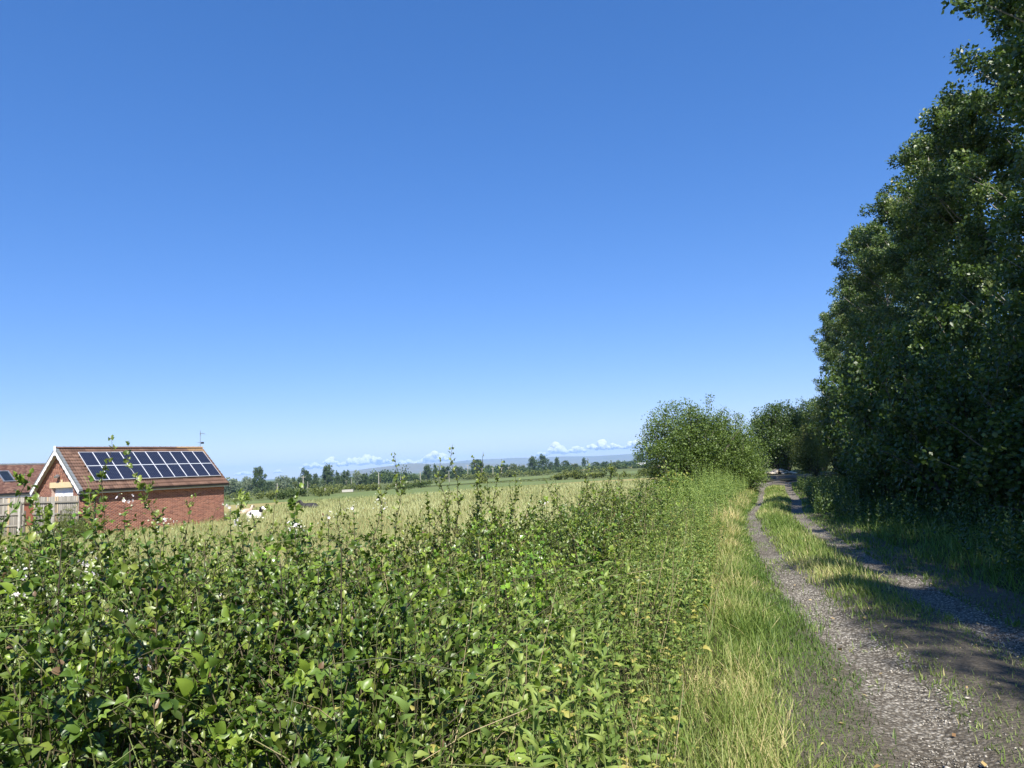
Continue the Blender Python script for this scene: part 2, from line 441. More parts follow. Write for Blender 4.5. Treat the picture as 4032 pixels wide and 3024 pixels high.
# ------------------------------------------------------------------ track with two ruts
def track_material():
    m, nt, b = nodes('rutted_gravel_track')
    at = nt.nodes.new('ShaderNodeAttribute'); at.attribute_name = 'tint'
    c = coords(nt, 'Object')
    def math_(op, a, b_=None, c_=None):
        n = nt.nodes.new('ShaderNodeMath'); n.operation = op
        for i, v in enumerate((a, b_, c_)):
            if v is None: continue
            if isinstance(v, (int, float)): n.inputs[i].default_value = v
            else: nt.links.new(v, n.inputs[i])
        return n.outputs[0]
    nz = noise(nt, 1.1, 6, .7, c); nf = noise(nt, 9, 4, .7, c)
    d = math_('ABSOLUTE', math_('SUBTRACT', math_('ABSOLUTE', at.outputs['Fac']), .68))
    d = math_('ADD', d, math_('MULTIPLY', math_('SUBTRACT', nz, .5), .85))
    rut = nt.nodes.new('ShaderNodeMapRange'); rut.inputs[1].default_value = .16; rut.inputs[2].default_value = .42
    rut.inputs[3].default_value = 1; rut.inputs[4].default_value = 0
    nt.links.new(math_('ADD', d, math_('MULTIPLY', math_('SUBTRACT', nf, .5), .3)), rut.inputs[0])
    vo = nt.nodes.new('ShaderNodeTexVoronoi'); vo.inputs['Scale'].default_value = 42
    nt.links.new(c, vo.inputs['Vector'])
    cell = nt.nodes.new('ShaderNodeSeparateColor'); nt.links.new(vo.outputs['Color'], cell.inputs[0])
    stone = ramp(nt, [(0, (.12, .11, .095)), (.5, (.23, .22, .195)), (.85, (.36, .345, .31)), (1, (.50, .48, .44))], cell.outputs[0])
    gap = ramp(nt, [(.25, (1, 1, 1)), (.55, (.35, .32, .28))], vo.outputs['Distance'])
    mu = nt.nodes.new('ShaderNodeMix'); mu.data_type = 'RGBA'; mu.blend_type = 'MULTIPLY'; mu.inputs[0].default_value = .9
    nt.links.new(stone, mu.inputs[6]); nt.links.new(gap, mu.inputs[7])
    soil = ramp(nt, [(.3, (.055, .046, .036)), (.5, (.11, .094, .070)), (.62, (.15, .13, .10)), (.75, (.22, .20, .15))], noise(nt, 24, 6, .8, c))
    lowf = ramp(nt, [(.32, (.72, .67, .60)), (.5, (1.1, 1.06, 1.0)), (.68, (1.35, 1.32, 1.27))], noise(nt, .9, 5, .7, c, .6))
    m2 = nt.nodes.new('ShaderNodeMix'); m2.data_type = 'RGBA'; m2.blend_type = 'MULTIPLY'; m2.inputs[0].default_value = 1.0
    nt.links.new(mu.outputs[2], m2.inputs[6]); nt.links.new(lowf, m2.inputs[7]); mu = m2
    mx = nt.nodes.new('ShaderNodeMix'); mx.data_type = 'RGBA'
    nt.links.new(rut.outputs[0], mx.inputs[0]); nt.links.new(soil, mx.inputs[6]); nt.links.new(mu.outputs[2], mx.inputs[7])
    nt.links.new(mx.outputs[2], b.inputs['Base Color'])
    b.inputs['Roughness'].default_value = .9; b.inputs['Specular IOR Level'].default_value = .2
    grit = noise(nt, 60, 4, .8, c)
    bq = nt.nodes.new('ShaderNodeBump'); bq.inputs['Strength'].default_value = .9; bq.inputs['Distance'].default_value = .012
    nt.links.new(grit, bq.inputs['Height'])
    bp = nt.nodes.new('ShaderNodeBump'); bp.inputs['Strength'].default_value = .8; bp.inputs['Distance'].default_value = .012; bp.invert = True
    nt.links.new(vo.outputs['Distance'], bp.inputs['Height']); nt.links.new(bq.outputs[0], bp.inputs['Normal']); nt.links.new(bp.outputs[0], b.inputs['Normal'])
    return m
M['track'] = track_material()
def rut_depth(l):
    return -.05 * np.exp(-((np.abs(l) - .68) / .27) ** 2) + .03 * np.exp(-(l / .35) ** 2)
ly = np.r_[np.linspace(-4, 14, 60), np.geomspace(14.5, 60, 60)]
ll = np.linspace(-1.55, 1.55, 29)
tx = xc(ly)
tv, tt = [], []
for y, x in zip(ly, tx):
    wv = .07 * np.sin(y * .9) * np.ones_like(ll)
    n = vnoise(np.c_[ll * 2.3, np.full(29, y * 2.3)], 5) * .016
    tv.append(np.c_[x + ll + wv * 0, np.full(29, y), rut_depth(ll) + n + .012]); tt.append(ll)
tf = []
for i in range(len(ly) - 1):
    for j in range(28):
        tf.append((i * 29 + j, i * 29 + j + 1, (i + 1) * 29 + j + 1, (i + 1) * 29 + j))
track = structure(link('track', mesh('track', np.concatenate(tv), np.array(tf), M['track'], tint=np.concatenate(tt), smooth=True)))

_yy = [-4, 2, 4, 6, 8, 10, 13, 17, 21, 26, 35, 49, 58]
strip_sheet('verge', [(float(np.interp(q, [-4, 1.5, 4.1, 7, 13.9, 19.3, 36], [-1.6, -.3, .1, 1.0, 3.0, 4.8, 10.4])), q) for q in _yy], [(float(xc(q)) - 1.5, q) for q in _yy], M['soil'], -.004, 4, 60)
strip_sheet('verge', [(float(xc(q)) + 1.5, q) for q in _yy], [(float(xc(q)) + 12, q) for q in _yy], M['soil'], -.004, 6, 60)

# loose stones in the ruts
M['stone'] = tinted('loose_stone', [(0, (0.111, 0.099, 0.081)), (.5, (0.243, 0.223, 0.184)), (1, (0.508, 0.466, 0.395))], .8, .3)
octv = np.array([(1, 0, 0), (.2, .9, .1), (-.9, .2, 0), (-.1, -1, 0), (.15, .1, .62), (0, 0, -.5)], float)
octf = np.array([(0, 1, 4), (1, 2, 4), (2, 3, 4), (3, 0, 4), (1, 0, 5), (2, 1, 5), (3, 2, 5), (0, 3, 5)])
def stone_cloud(n, ymax, smin, smax):
    y = 2.6 + (ymax - 2.6) * RNG.random(n * 2) ** 1.7
    side = np.where(RNG.random(n * 2) < .62, -1, 1)
    l = side * .68 + RNG.normal(0, .17, n * 2)
    keep = vnoise(np.c_[(xc(y) + l) * 1.9, y * .8], 12) + .5 * vnoise(np.c_[(xc(y) + l) * 6, y * 4], 13) > -.05 - .4 * RNG.random(n * 2)
    y, l = y[keep][:n], l[keep][:n]
    s = smin + (smax - smin) * RNG.random(len(y)) ** 2.5
    return xc(y) + l, y, rut_depth(l) + .014 + s * .2, s
def rotz_mats(n, s):
    a = RNG.random(n) * 6.283; t = RNG.normal(0, .35, (n, 2))
    ax = np.stack([np.cos(a), np.sin(a), t[:, 0]], -1)
    return frames(ax, np.c_[t, np.ones(n)], s, s * (.6 + .5 * RNG.random(n)))
x, y, z, s = stone_cloud(12500, 12, .0035, .012)
v, f, t = inst(octv, octf, np.c_[x, y, z], rotz_mats(len(x), s), RNG.random(len(x)))
g = link('gravel', mesh('gravel', v, f, M['stone'], tint=t), track); g['kind'] = 'stuff'
x, y, z, s = stone_cloud(190, 8, .010, .020)
sm = [mesh('stone', octv * (1, k, .8), octf, M['stone'], tint=np.full(6, k * .5)) for k in (.75, .95, 1.2, 1.6)]
for i in range(len(x)):
    mw = Matrix.Translation((x[i], y[i], z[i])) @ Matrix.Rotation(random.Random(i).random() * 6.28, 4, 'Z') @ Matrix.Scale(s[i], 4)
    link('stone', sm[i % 4], track, mw=mw)

n = 170
y = 2.8 + 9 * RNG.random(n) ** 1.4; l = RNG.uniform(-1.7, 1.6, n)
M['litter'] = tinted('fallen_leaf', [(0, (.16, .09, .04)), (.5, (.34, .24, .10)), (1, (.50, .42, .18))], .7)
v, f, t = inst(L_QUAD[0], L_QUAD[1], np.c_[xc(y) + l, y, rut_depth(l) + .03], rotz_mats(n, RNG.uniform(.02, .055, n)), RNG.random(n))
o = link('leaf_litter', mesh('leaf_litter', v, f, M['litter'], tint=t)); tag(o, 'dry yellow and brown fallen leaves on the track', 'leaves', kind='stuff')

# ------------------------------------------------------------------ grass
def blades(x, y, h, w, lean, tint, z=None, bend=None):
    n = len(x)
    a = RNG.random(n) * 6.283; ld = np.abs(RNG.normal(0, lean, n))
    ax = np.stack([np.cos(a) * ld, np.sin(a) * ld, np.ones(n)], -1)
    nr = np.stack([np.cos(a + RNG.normal(0, .5, n)), np.sin(a + RNG.normal(0, .5, n)), np.zeros(n)], -1)
    P = np.c_[x, y, (zg(x, y) if z is None else z) - .01]
    return inst(L_BLADE[0], L_BLADE[1], P, frames(ax, nr, h, w), tint)

EY = np.array([-4, 1.5, 4.1, 5.5, 7, 9.8, 13.9, 19.3, 29.6, 36])
EX = np.array([-.9, .42, .91, 1.35, 1.83, 2.66, 3.93, 5.72, 9.3, 11.6])
def xe(Y): return np.interp(Y, EY, EX)                       # right edge of the thicket

def clumpy(x, y, sc, seed, bias):
    return vnoise(np.c_[x * sc, y * sc], seed) + bias > RNG.random(len(x)) * 1.2 - .6

# left verge: long dry grass against the thicket, short green grass beside the rut
n = 62000
y = 1.6 + 34 * RNG.random(n) ** 2.1
x0 = xe(y) - .25; x1 = xc(y) - np.interp(y, [3, 4.5, 6, 12, 20], [1.12, 1.05, .97, .93, .85])
u = RNG.random(n) ** .8
x = x0 + (x1 - x0) * u + RNG.normal(0, .07, n) - np.abs(RNG.normal(0, .22, n)) * (u < .3)
edge = vnoise(np.c_[x * 1.3, y * 1.3], 2)
hgt = np.interp(y, [2, 4, 7], [.72, .8, 1]) * (.27 - .23 * ss(.2, .85, u)) * (.5 + .9 * RNG.random(n)) * (1 + .5 * vnoise(np.c_[x * 2.2, y * 1.1], 21)) + .03
dry = np.clip(.78 - .50 * ss(.35, .95, u) + .35 * edge + RNG.normal(0, .22, n) + .08 * ss(6, 11, y) - .18 * (RNG.random(n) < .45), 0, 1)
g1 = blades(x, y, hgt, .0018 + .0011 * y ** .8 + .0016 * RNG.random(n), .6, dry)
# centre strip tufts
n = 30000
y = 3 + 36 * RNG.random(n) ** 1.7
l = RNG.normal(0, .24, n)
keep = (np.abs(l) < .5) & (vnoise(np.c_[l * 1.5, y * .55], 31) + .5 * vnoise(np.c_[l * 5, y * 2.7], 35) + .20 * ss(6, 9, y) + .62 > RNG.random(n) * .9 - .5)
y, l = y[keep], l[keep]; x = xc(y) + l; n = len(x)
hgt = (.07 + .10 * ss(6, 10, y) * (1 - ss(22, 40, y) * .4)) * (.5 + .9 * RNG.random(n)) * (1.1 - np.abs(l))
dry = np.clip(.62 + .3 * vnoise(np.c_[x, y * .7], 33) + RNG.normal(0, .2, n), 0, 1)
g2 = blades(x, y, hgt, .003 + .0016 * y ** .75, .5, dry)
# sparse grass creeping into the ruts
n = 24000
y = 2.6 + 18 * RNG.random(n) ** 1.4; l = RNG.uniform(-1.3, 1.3, n)
keep = clumpy(xc(y) + l, y, 2.2, 41, -.32 + .35 * ss(.95, 1.2, np.abs(l)) + .45 * (np.abs(l) < .42) + .2 * (l > 1.0))
y, l = y[keep], l[keep]; n = len(y)
g3 = blades(xc(y) + l, y, .025 + .06 * RNG.random(n), .003 + .001 * y ** .7, .8, np.clip(RNG.normal(.4, .25, n), 0, 1))
# right verge, mostly in the shade of the trees
n = 40000
y = 3.5 + 40 * RNG.random(n) ** 1.8
l = .85 + 4.4 * RNG.random(n) ** 1.1
x = xc(y) + l
hgt = (.07 + .22 * ss(.8, 2.6, l)) * (.45 + .9 * RNG.random(n)) * (1 + .5 * vnoise(np.c_[x * 1.2, y * 1.2], 51))
dry = np.clip(.34 + .3 * vnoise(np.c_[x * .8, y * .8], 53) + RNG.normal(0, .2, n), 0, 1)
g4 = blades(x, y, hgt, .0035 + .0016 * y ** .75, .5, dry)
v, f, t = cat_meshes([g1, g2, g3, g4])
o = link('verge_grass', mesh('verge_grass', v, f, M['grass_green'], tint=t))
tag(o, 'green and straw coloured grass along both sides and the middle of the track', 'grass', kind='stuff')

# far meadow: tall dry grass
n = 150000
a = RNG.uniform(-.78, .40, n); y = 6.5 + 95 * RNG.random(n) ** 1.25; x = a * y
yb = np.interp(x, [p[0] for p in TAN_FAR], [p[1] for p in TAN_FAR])
back = np.interp(x, [-6, -4.6, -2.5, -1.5, -.6, .95, 3.65, 7.5, 14], [6.4, 6.2, 5.3, 6.0, 7.4, 11, 19, 31, 52])
keep = (y < yb) & (y > back + .4) & (xc(y) - x > 2.9)
hx, hy = x + 19.28, y - 48.08                                 # keep the garage and its yard clear
c57, s57 = math.cos(1.00314), math.sin(1.00314)
lu, lv = hx * c57 + hy * s57, -hx * s57 + hy * c57
keep &= ~((lv > -.12) & (lv < 5.4) & (lu > -9.2) & (lu < .2))
fy = np.interp(x, [-36.5, -28.55, -27.75, -23.5, -23.4], [42.9, 42.3, 41.9, 39.15, 60])
keep &= ~((x < -23.45) & (y > fy - .22))
x, y = x[keep], y[keep]; n = len(x)
pn = vnoise(np.c_[x * .12, y * .06], 61)
hgt = (.41 + .08 * pn) * (.45 + .75 * RNG.random(n))
v, f, t = blades(x, y, hgt, .005 + .0005 * y, .55, np.clip(.55 + .28 * pn + RNG.normal(0, .15, n), 0, 1))
o = link('meadow_grass', mesh('meadow_grass', v, f, M['grass_field'], tint=t))
tag(o, 'tall pale straw coloured grass of the meadow behind the hedge', 'grass', kind='stuff')

# ------------------------------------------------------------------ the thicket of hedge, weeds and nettles on the left
BX = np.array([-9, -4.6, -2.5, -1.5, -.6, .95, 3.65, 7.5, 9.5])
BY = np.array([6.3, 6.1, 5.0, 5.8, 7.0, 10.6, 18.7, 30, 36])
def ytop_back(X): return np.interp(X, BX, BY)
def inside(x, y):
    return (x < xe(y) - .02) & (y < ytop_back(x)) & (y > 1.15) & (x > -.80 * y - .9)
def thick_top(x, y):
    w = xe(y) - x
    h = np.interp(w, [0, .15, .5, 1, 1.8, 2.6], [.25, .5, .74, .96, 1.18, 1.29])
    h = h * np.interp(y, [1.1, 1.8, 2.6, 3.4], [.56, .74, .92, 1.0])
    h = h + .11 * vnoise(np.c_[x * 1.7, y * 1.7], 71) + .25 * vnoise(np.c_[x * 3.1, y * 3.1], 72) * ss(.6, 1.2, w)
    h = h - .08 * ss(1.3, 2.6, -x)
    h = h + .30 * ss(20, 31, y)
    return h * (.45 + .55 * ss(0, .55, ytop_back(x) - y)) 
def sample(n, ymin=1.2, ymax=34, p=1.9, wmin=0, wmax=99, zone=None):
    X, Y = [], []
    tot = 0
    while tot < n:
        y = ymin + (ymax - ymin) * RNG.random(n * 3) ** p
        lo = np.maximum(-.80 * y - .7, xe(y) - 6.0)
        x = lo + (xe(y) - lo) * RNG.random(n * 3)
        w = xe(y) - x
        k = inside(x, y) & (w >= wmin) & (w <= wmax)
        if zone is not None: k &= zone(x, y, w)
        X.append(x[k]); Y.append(y[k]); tot += k.sum()
        if k.sum() == 0: break
    return np.concatenate(X)[:n], np.concatenate(Y)[:n]

def shoots(root, tip, bend, K, size, angle=1.0, t0=.15, opp=False, node=1, up=.7, tipscale=.45, tintc=.5, tints=.2):
    """leaves along N curved stems; returns leaf P, axis, normal, size, tint (flattened) and the stem curves"""
    N = len(root)
    ctrl = (root + tip) / 2 + bend
    k = np.arange(K)
    t = t0 + (1 - t0) * ((k // node) * node + .5) / K
    t = np.clip(t[None] + RNG.normal(0, .25 / K, (N, K)) * (1 if node == 1 else .5), 0, 1)
    if opp: t = t0 + (1 - t0) * ((k // 2) + .5)[None] / (K / 2) + np.zeros((N, 1))
    q = t[..., None]
    P = root[:, None] * (1 - q) ** 2 + 2 * ctrl[:, None] * q * (1 - q) + tip[:, None] * q * q
    T = norm(2 * (ctrl - root)[:, None] * (1 - q) + 2 * (tip - ctrl)[:, None] * q)
    ref = np.zeros_like(T); ref[..., 0] = .83; ref[..., 1] = .55
    e1 = norm(np.cross(T, ref)); e2 = np.cross(T, e1)
    if opp:
        ph = (k % 2) * math.pi + (k // 2) * math.pi / 2
        ph = ph[None] + RNG.random((N, 1)) * 6.283 + RNG.normal(0, .2, (N, K))
    else:
        ph = k[None] * 2.4 + RNG.random((N, 1)) * 6.283 + RNG.normal(0, .5, (N, K))
    out = np.cos(ph)[..., None] * e1 + np.sin(ph)[..., None] * e2
    ang = angle * (1 - .45 * t) + RNG.normal(0, .2, (N, K))
    ax = out * np.sin(ang)[..., None] + T * np.cos(ang)[..., None]
    nr = T * up + np.array([0, -.15, .65]) + RNG.normal(0, .6, (N, K, 3))
    sz = size[:, None] * (1 - (1 - tipscale) * ss(.55, 1, t)) * (.7 + .5 * RNG.random((N, K)))
    ti = np.clip(tintc + .25 * (t - .5) + RNG.normal(0, tints, (N, K)) + RNG.normal(0, .12, (N, 1)), 0, 1)
    return P.reshape(-1, 3), ax.reshape(-1, 3), nr.reshape(-1, 3), sz.ravel(), ti.ravel(), (root, ctrl, tip)

TRI_A = np.arange(3) * 2.0944
def stems(curve, r0, r1, tint, segs=4):
    root, ctrl, tip = curve; N = len(root)
    t = np.linspace(0, 1, segs + 1)
    q = t[None, :, None]
    P = root[:, None] * (1 - q) ** 2 + 2 * ctrl[:, None] * q * (1 - q) + tip[:, None] * q * q
    T = norm(np.gradient(P, axis=1))
    e1 = norm(np.cross(T, np.array([.83, .55, .05]))); e2 = np.cross(T, e1)
    rad = (np.asarray(r0)[..., None] * (1 - t) + np.asarray(r1)[..., None] * t) * np.ones((N, 1))
    V = P[:, :, None] + rad[:, :, None, None] * (np.cos(TRI_A)[:, None] * e1[:, :, None] + np.sin(TRI_A)[:, None] * e2[:, :, None])
    k = (segs + 1) * 3
    F = []
    for i in range(segs):
        for j in range(3):
            a, b = i * 3 + j, i * 3 + (j + 1) % 3
            F += [(a, b, b + 3), (a, b + 3, a + 3)]
    F = (np.array(F)[None] + (np.arange(N) * k)[:, None, None]).reshape(-1, 3)
    return V.reshape(-1, 3), F, np.repeat(np.broadcast_to(tint, (N,)), k)

def place_shoots(x, y, lmin, lmax, over=0.0, lean=.62):
    n = len(x)
    top = thick_top(x, y); zb = zg(x, y)
    L = lmin + (lmax - lmin) * RNG.random(n)
    zt = top + over * (RNG.random(n) ** 2) - .30 * RNG.random(n) ** 1.6 * top
    a = RNG.random(n) * 6.283; le = np.abs(RNG.normal(0, lean, n)) * L
    d = np.stack([np.cos(a) * le, np.sin(a) * le, np.zeros(n)], -1)
    tip = np.c_[x, y, zt] + d
    root = np.c_[x, y, np.maximum(zt - L, zb)]
    bend = np.stack([-np.cos(a) * le * .3, -np.sin(a) * le * .3, .12 * L], -1)
    return root, tip, bend

hedge = empty('bramble_hedge', (-1.5, 3.5, 0))
tag(hedge, 'unkempt hedge of bramble, hawthorn and ivy in the left foreground', 'hedge')
big_leaves = []
def hedge_part(name, tpl, mat, res, keep_big=0, near=None):
    P, ax, nr, sz, ti, cv = res
    Mx = frames(ax, nr, sz)
    ok = P[:, 2] > .15
    P, Mx, ti, sz = P[ok], Mx[ok], ti[ok], sz[ok]
    if keep_big:
        d = np.linalg.norm(P - (0, 0, EYE), axis=1)
        vis = (P[:, 2] > .6) & (P[:, 1] > 1.6) & (np.abs(P[:, 0] / P[:, 1]) < .68)
        sc_ = np.where(vis, sz / d, 0)
        idx = np.argsort(-sc_)[:keep_big]
        big_leaves.append((tpl, mat, P[idx], Mx[idx], ti[idx]))
        msk = np.ones(len(P), bool); msk[idx] = False
        P, Mx, ti = P[msk], Mx[msk], ti[msk]
    v, f, t = inst(tpl[0], tpl[1], P, Mx, ti)
    o = link(name, mesh(name, v, f, mat, tint=t), hedge)
    o.location = -hedge.location; o['kind'] = 'stuff'
    return o
left = lambda x, y, w: (w > 1.0 - .25 * vnoise(np.c_[x, y], 81)) & (vnoise(np.c_[x * 3.1, y * 3.1], 72) > -.40 * RNG.random(len(x)) - .02)
stem_parts = []
# hawthorn and blackthorn sprays
x, y = sample(2350, p=1.15, ymax=15, zone=left)
r = shoots(*place_shoots(x, y, .3, .6, .16), 19, RNG.uniform(.030, .054, 2350), 1.05, tintc=.42)
hedge_part('hawthorn_foliage', L_HAW8, M['haw'], r); stem_parts.append(stems(r[5], .0035, .001, .25, 3))
# round-leaved sprays (blackthorn, cherry plum)
x, y = sample(1150, ymax=9, p=1.0, zone=lambda x, y, w: (w > 1.0) & (vnoise(np.c_[x * .8, y * .8], 83) > -.2) & (vnoise(np.c_[x * 3.1, y * 3.1], 72) > -.2))
r = shoots(*place_shoots(x, y, .3, .6, .10), 16, RNG.uniform(.036, .060, 1150), 1.0, tintc=.30)
hedge_part('blackthorn_foliage', L_OVAL, M['bramble'], r, 60); stem_parts.append(stems(r[5], .0035, .001, .2))
# bramble canes: arching, leaves in threes
x, y = sample(780, ymin=2.3, ymax=16, p=1.25, zone=lambda x, y, w: w > .8)
rt, tp, bd = place_shoots(x, y, .5, 1.0, .16, .8)
tp[:, 0] = np.minimum(tp[:, 0], xe(tp[:, 1]) - .35)
r = shoots(rt, tp, bd + (0, 0, .22) + RNG.normal(0, .06, bd.shape), 8, RNG.uniform(.040, .070, 780), .9, tintc=.5)
P, ax, nr, sz, ti, cv = r
side = norm(np.cross(ax, nr))
P3 = np.concatenate([P + ax * (sz * .5)[:, None], P + ax * (sz * .45)[:, None], P + ax * (sz * .45)[:, None]])
A3 = np.concatenate([ax, ax * .45 + side * .9, ax * .45 - side * .9])
hedge_part('bramble_foliage', L_BRAMBLE, M['bramble'], (P3, A3, np.tile(nr, (3, 1)), np.r_[sz, sz * .82, sz * .82], np.tile(ti, 3), cv), 170)
stem_parts.append(stems(cv, .0034, .0014, RNG.uniform(.2, .75, 780), 6))
# ivy in patches low in the front
x, y = sample(420, ymax=7, p=1.2, zone=lambda x, y, w: (w > 1.0) & (vnoise(np.c_[x * 1.1, y * 1.1], 85) > .05))
r = shoots(*place_shoots(x, y, .25, .45, .02, .8), 12, RNG.uniform(.040, .065, 420), 1.25, tintc=.6)
hedge_part('ivy_foliage', L_IVY, M['ivy'], r, 40); stem_parts.append(stems(r[5], .002, .001, .6))
# cleavers: thin pale stems with whorls of narrow leaves
x, y = sample(200, ymax=7, p=1.2, wmin=.7)
r = shoots(*place_shoots(x, y, .4, .8, .14, .5), 22, RNG.uniform(.018, .028, 200), 1.3, tintc=.8, up=.2)
hedge_part('cleavers_foliage', L_LANCE, M['willowherb'], r); stem_parts.append(stems(r[5], .0022, .0014, .72))
# dead twigs and dark woody stems
x, y = sample(130, ymax=9, p=1.1, wmin=.9)
rt, tp, bd = place_shoots(x, y, .25, .6, .06, 1.0)
stem_parts.append(stems((rt, (rt + tp) / 2 + bd * 1.5, tp), .0032, .0012, RNG.choice([.45, .9, 1.0], len(rt)), 4))
x, y = sample(80, ymax=9, p=1.1, wmin=1.1)
rt, tp, bd = place_shoots(x, y, .7, 1.1, .30, .18)
stem_parts.append(stems((rt, (rt + tp) / 2 + RNG.normal(0, .05, bd.shape), tp), .0055, .0018, RNG.uniform(.0, .2, len(rt)), 5))
v, f, t = cat_meshes(stem_parts)
o = link('branches', mesh('branches', v, f, M['stem'], tint=t), hedge); o.location = -hedge.location; o['kind'] = 'stuff'
for tpl, mat, P, Mx, ti in big_leaves:
    cache = [mesh('leaf', tpl[0], tpl[1], mat, tint=np.full(len(tpl[0]), q)) for q in (.2, .4, .6, .8)]
    for p, m_, q in zip(P, Mx, ti):
        mw = Matrix(((*m_[0], p[0] - hedge.location[0]), (*m_[1], p[1] - hedge.location[1]), (*m_[2], p[2]), (0, 0, 0, 1)))
        link('leaf', cache[min(3, int(q * 4))], hedge, mw=mw)

# nettles
nettles = empty('nettle_patch', (1.0, 5.0, 0))
tag(nettles, 'dense patch of stinging nettles and dead stalks between hedge and dry verge', 'nettles', kind='stuff')
ZN = lambda x, y, w: (w < 1.15 + .3 * vnoise(np.c_[x, y], 91))
x, y = sample(1500, ymax=15, p=1.5, zone=ZN)
n = len(x); top = thick_top(x, y) * RNG.uniform(.72, 1.12, n)
root = np.c_[x, y, np.zeros(n)]; tip = root + np.c_[RNG.normal(0, .06, n), RNG.normal(0, .06, n), top]
r = shoots(root, tip, RNG.normal(0, .02, (n, 3)), 16, RNG.uniform(.048, .080, n), 1.35, t0=.30, opp=True, up=.5, tintc=.52, tints=.24)
v, f, t = inst(L_NETTLE8[0], L_NETTLE8[1], *[q_[r[0][:, 2] > .28] for q_ in (r[0], frames(r[1] - (0, 0, .35), r[2], r[3]), r[4])])
o = link('nettle_leaves', mesh('nettle_leaves', v, f, M['nettle'], tint=t), nettles); o.location = -nettles.location
s1 = stems(r[5], .0028, .0016, RNG.uniform(.3, .8, n))
x, y = sample(150, ymax=14, p=1.4, zone=lambda x, y, w: (w < 1.3) & (vnoise(np.c_[x * 1.3, y * 1.3], 93) > -.1))
n = len(x); top = thick_top(x, y) * RNG.uniform(.8, 1.25, n)
root = np.c_[x, y, np.zeros(n)]; tip = root + np.c_[RNG.normal(0, .25, n), RNG.normal(0, .2, n), top]
s2 = stems((root, (root + tip) / 2, tip), .003, .0012, 1.0)
v, f, t = cat_meshes([s1, s2])
o = link('stalks', mesh('stalks', v, f, M['stem'], tint=t), nettles); o.location = -nettles.location

# distant weeds (willowherb, dock, bramble) towards the hawthorn
weeds = empty('weed_bank', (4, 14, 0))
tag(weeds, 'pale green bank of tall willowherb between the hedge and the hawthorn tree', 'weeds', kind='stuff')
x, y = sample(1700, ymin=6.5, ymax=34, p=1.2, zone=lambda x, y, w: w < 2.4)
n = len(x); top = thick_top(x, y) * RNG.uniform(.75, 1.12, n)
root = np.c_[x, y, np.zeros(n)]; tip = root + np.c_[RNG.normal(0, .06, n), RNG.normal(0, .06, n), top]
r = shoots(root, tip, RNG.normal(0, .03, (n, 3)), 22, RNG.uniform(.05, .10, n), 1.1, t0=.25, tintc=.5, tints=.28)
v, f, t = inst(L_LANCE8[0], L_LANCE8[1], *[q_[r[0][:, 2] > .35] for q_ in (r[0], frames(r[1], r[2], r[3]), r[4])])
o = link('foliage', mesh('foliage', v, f, M['willowherb'], tint=t), weeds); o.location = -weeds.location

# ------------------------------------------------------------------ tall shoots standing out of the hedge
def leafy_shoot(name, label, a, b, K, lsize, tpl, mat, seed, tint, bendx=.0, group=None, cat='shoot', opp=False, angle=1.0, rad=.005, stemt=.3, t0=.12):
    global RNG
    keep = RNG; RNG = np.random.default_rng(seed)
    a = np.array(a, float); b = np.array(b, float)
    e = tag(empty(name, a), label, cat, group)
    root = np.zeros((1, 3)); tip = (b - a)[None]; Ls = float(np.linalg.norm(b - a))
    bend = np.array([[bendx, RNG.normal(0, .02), .02]])
    P, ax, nr, sz, ti, cv = shoots(root, tip, bend, K, np.array([lsize]), angle, t0=t0, opp=opp, tintc=tint, up=.4, tipscale=.7, node=1 if opp else 3)
    w1, w2 = RNG.random(2) * 6.28
    amp = .0 if opp else .016 * Ls
    wob = lambda t: np.stack([amp * np.sin(11 * t + w1) + amp * .6 * np.sin(23 * t + w2), amp * np.sin(9 * t + w2), 0 * t], -1) * np.minimum(1, t * 4)[..., None]
    if not opp: P = P + RNG.normal(0, .012, P.shape)
    P = P + wob(np.clip(P[:, 2] / tip[0, 2], 0, 1))
    tt_ = np.linspace(0, 1, 17)
    q = tt_[:, None]
    C = root * (1 - q) ** 2 + 2 * cv[1] * q * (1 - q) + tip * q * q
    C = C + wob(np.clip(C[:, 2] / tip[0, 2], 0, 1))
    mb = MB().tube(C, rad * (1 - tt_) + .0014 * tt_, 4)
    if not opp:
        for _ in range(int(RNG.integers(3, 6))):
            i0 = int(RNG.integers(5, 14)); o = C[i0]
            a_ = RNG.random() * 6.283; l_ = RNG.uniform(.08, .2) * (1.2 - i0 / 17)
            tip2 = o + (math.cos(a_) * l_ * .8, math.sin(a_) * l_ * .8, l_ * .9)
            mb.tube([o, (o + tip2) / 2 + (0, 0, -.01), tip2], [rad * .5, rad * .35, .001], 4)
            r2 = shoots(o[None], tip2[None], np.array([[0, 0, -.01]]), 9, np.array([lsize * .8]), angle, tintc=tint, up=.4)
            P = np.r_[P, r2[0]]; ax = np.r_[ax, r2[1]]; nr = np.r_[nr, r2[2]]; sz = np.r_[sz, r2[3]]; ti = np.r_[ti, r2[4]]
    me_ = mb.mesh('stem', M['stem'], True)
    at_ = me_.attributes.new('tint', 'FLOAT', 'POINT'); at_.data.foreach_set('value', np.full(len(me_.vertices), stemt, np.float32))
    link('stem', me_, e)
    Mx = frames(ax, nr, sz)
    tp = [mesh('leaf', tpl[0], tpl[1], mat, tint=np.full(len(tpl[0]), q)) for q in (.25, .45, .65, .9)]
    for p, m_, q in zip(P, Mx, ti):
        link('leaf', tp[min(3, int(q * 4))], e, mw=Matrix(((*m_[0], p[0]), (*m_[1], p[1]), (*m_[2], p[2]), (0, 0, 0, 1))))
    RNG = keep
    return e
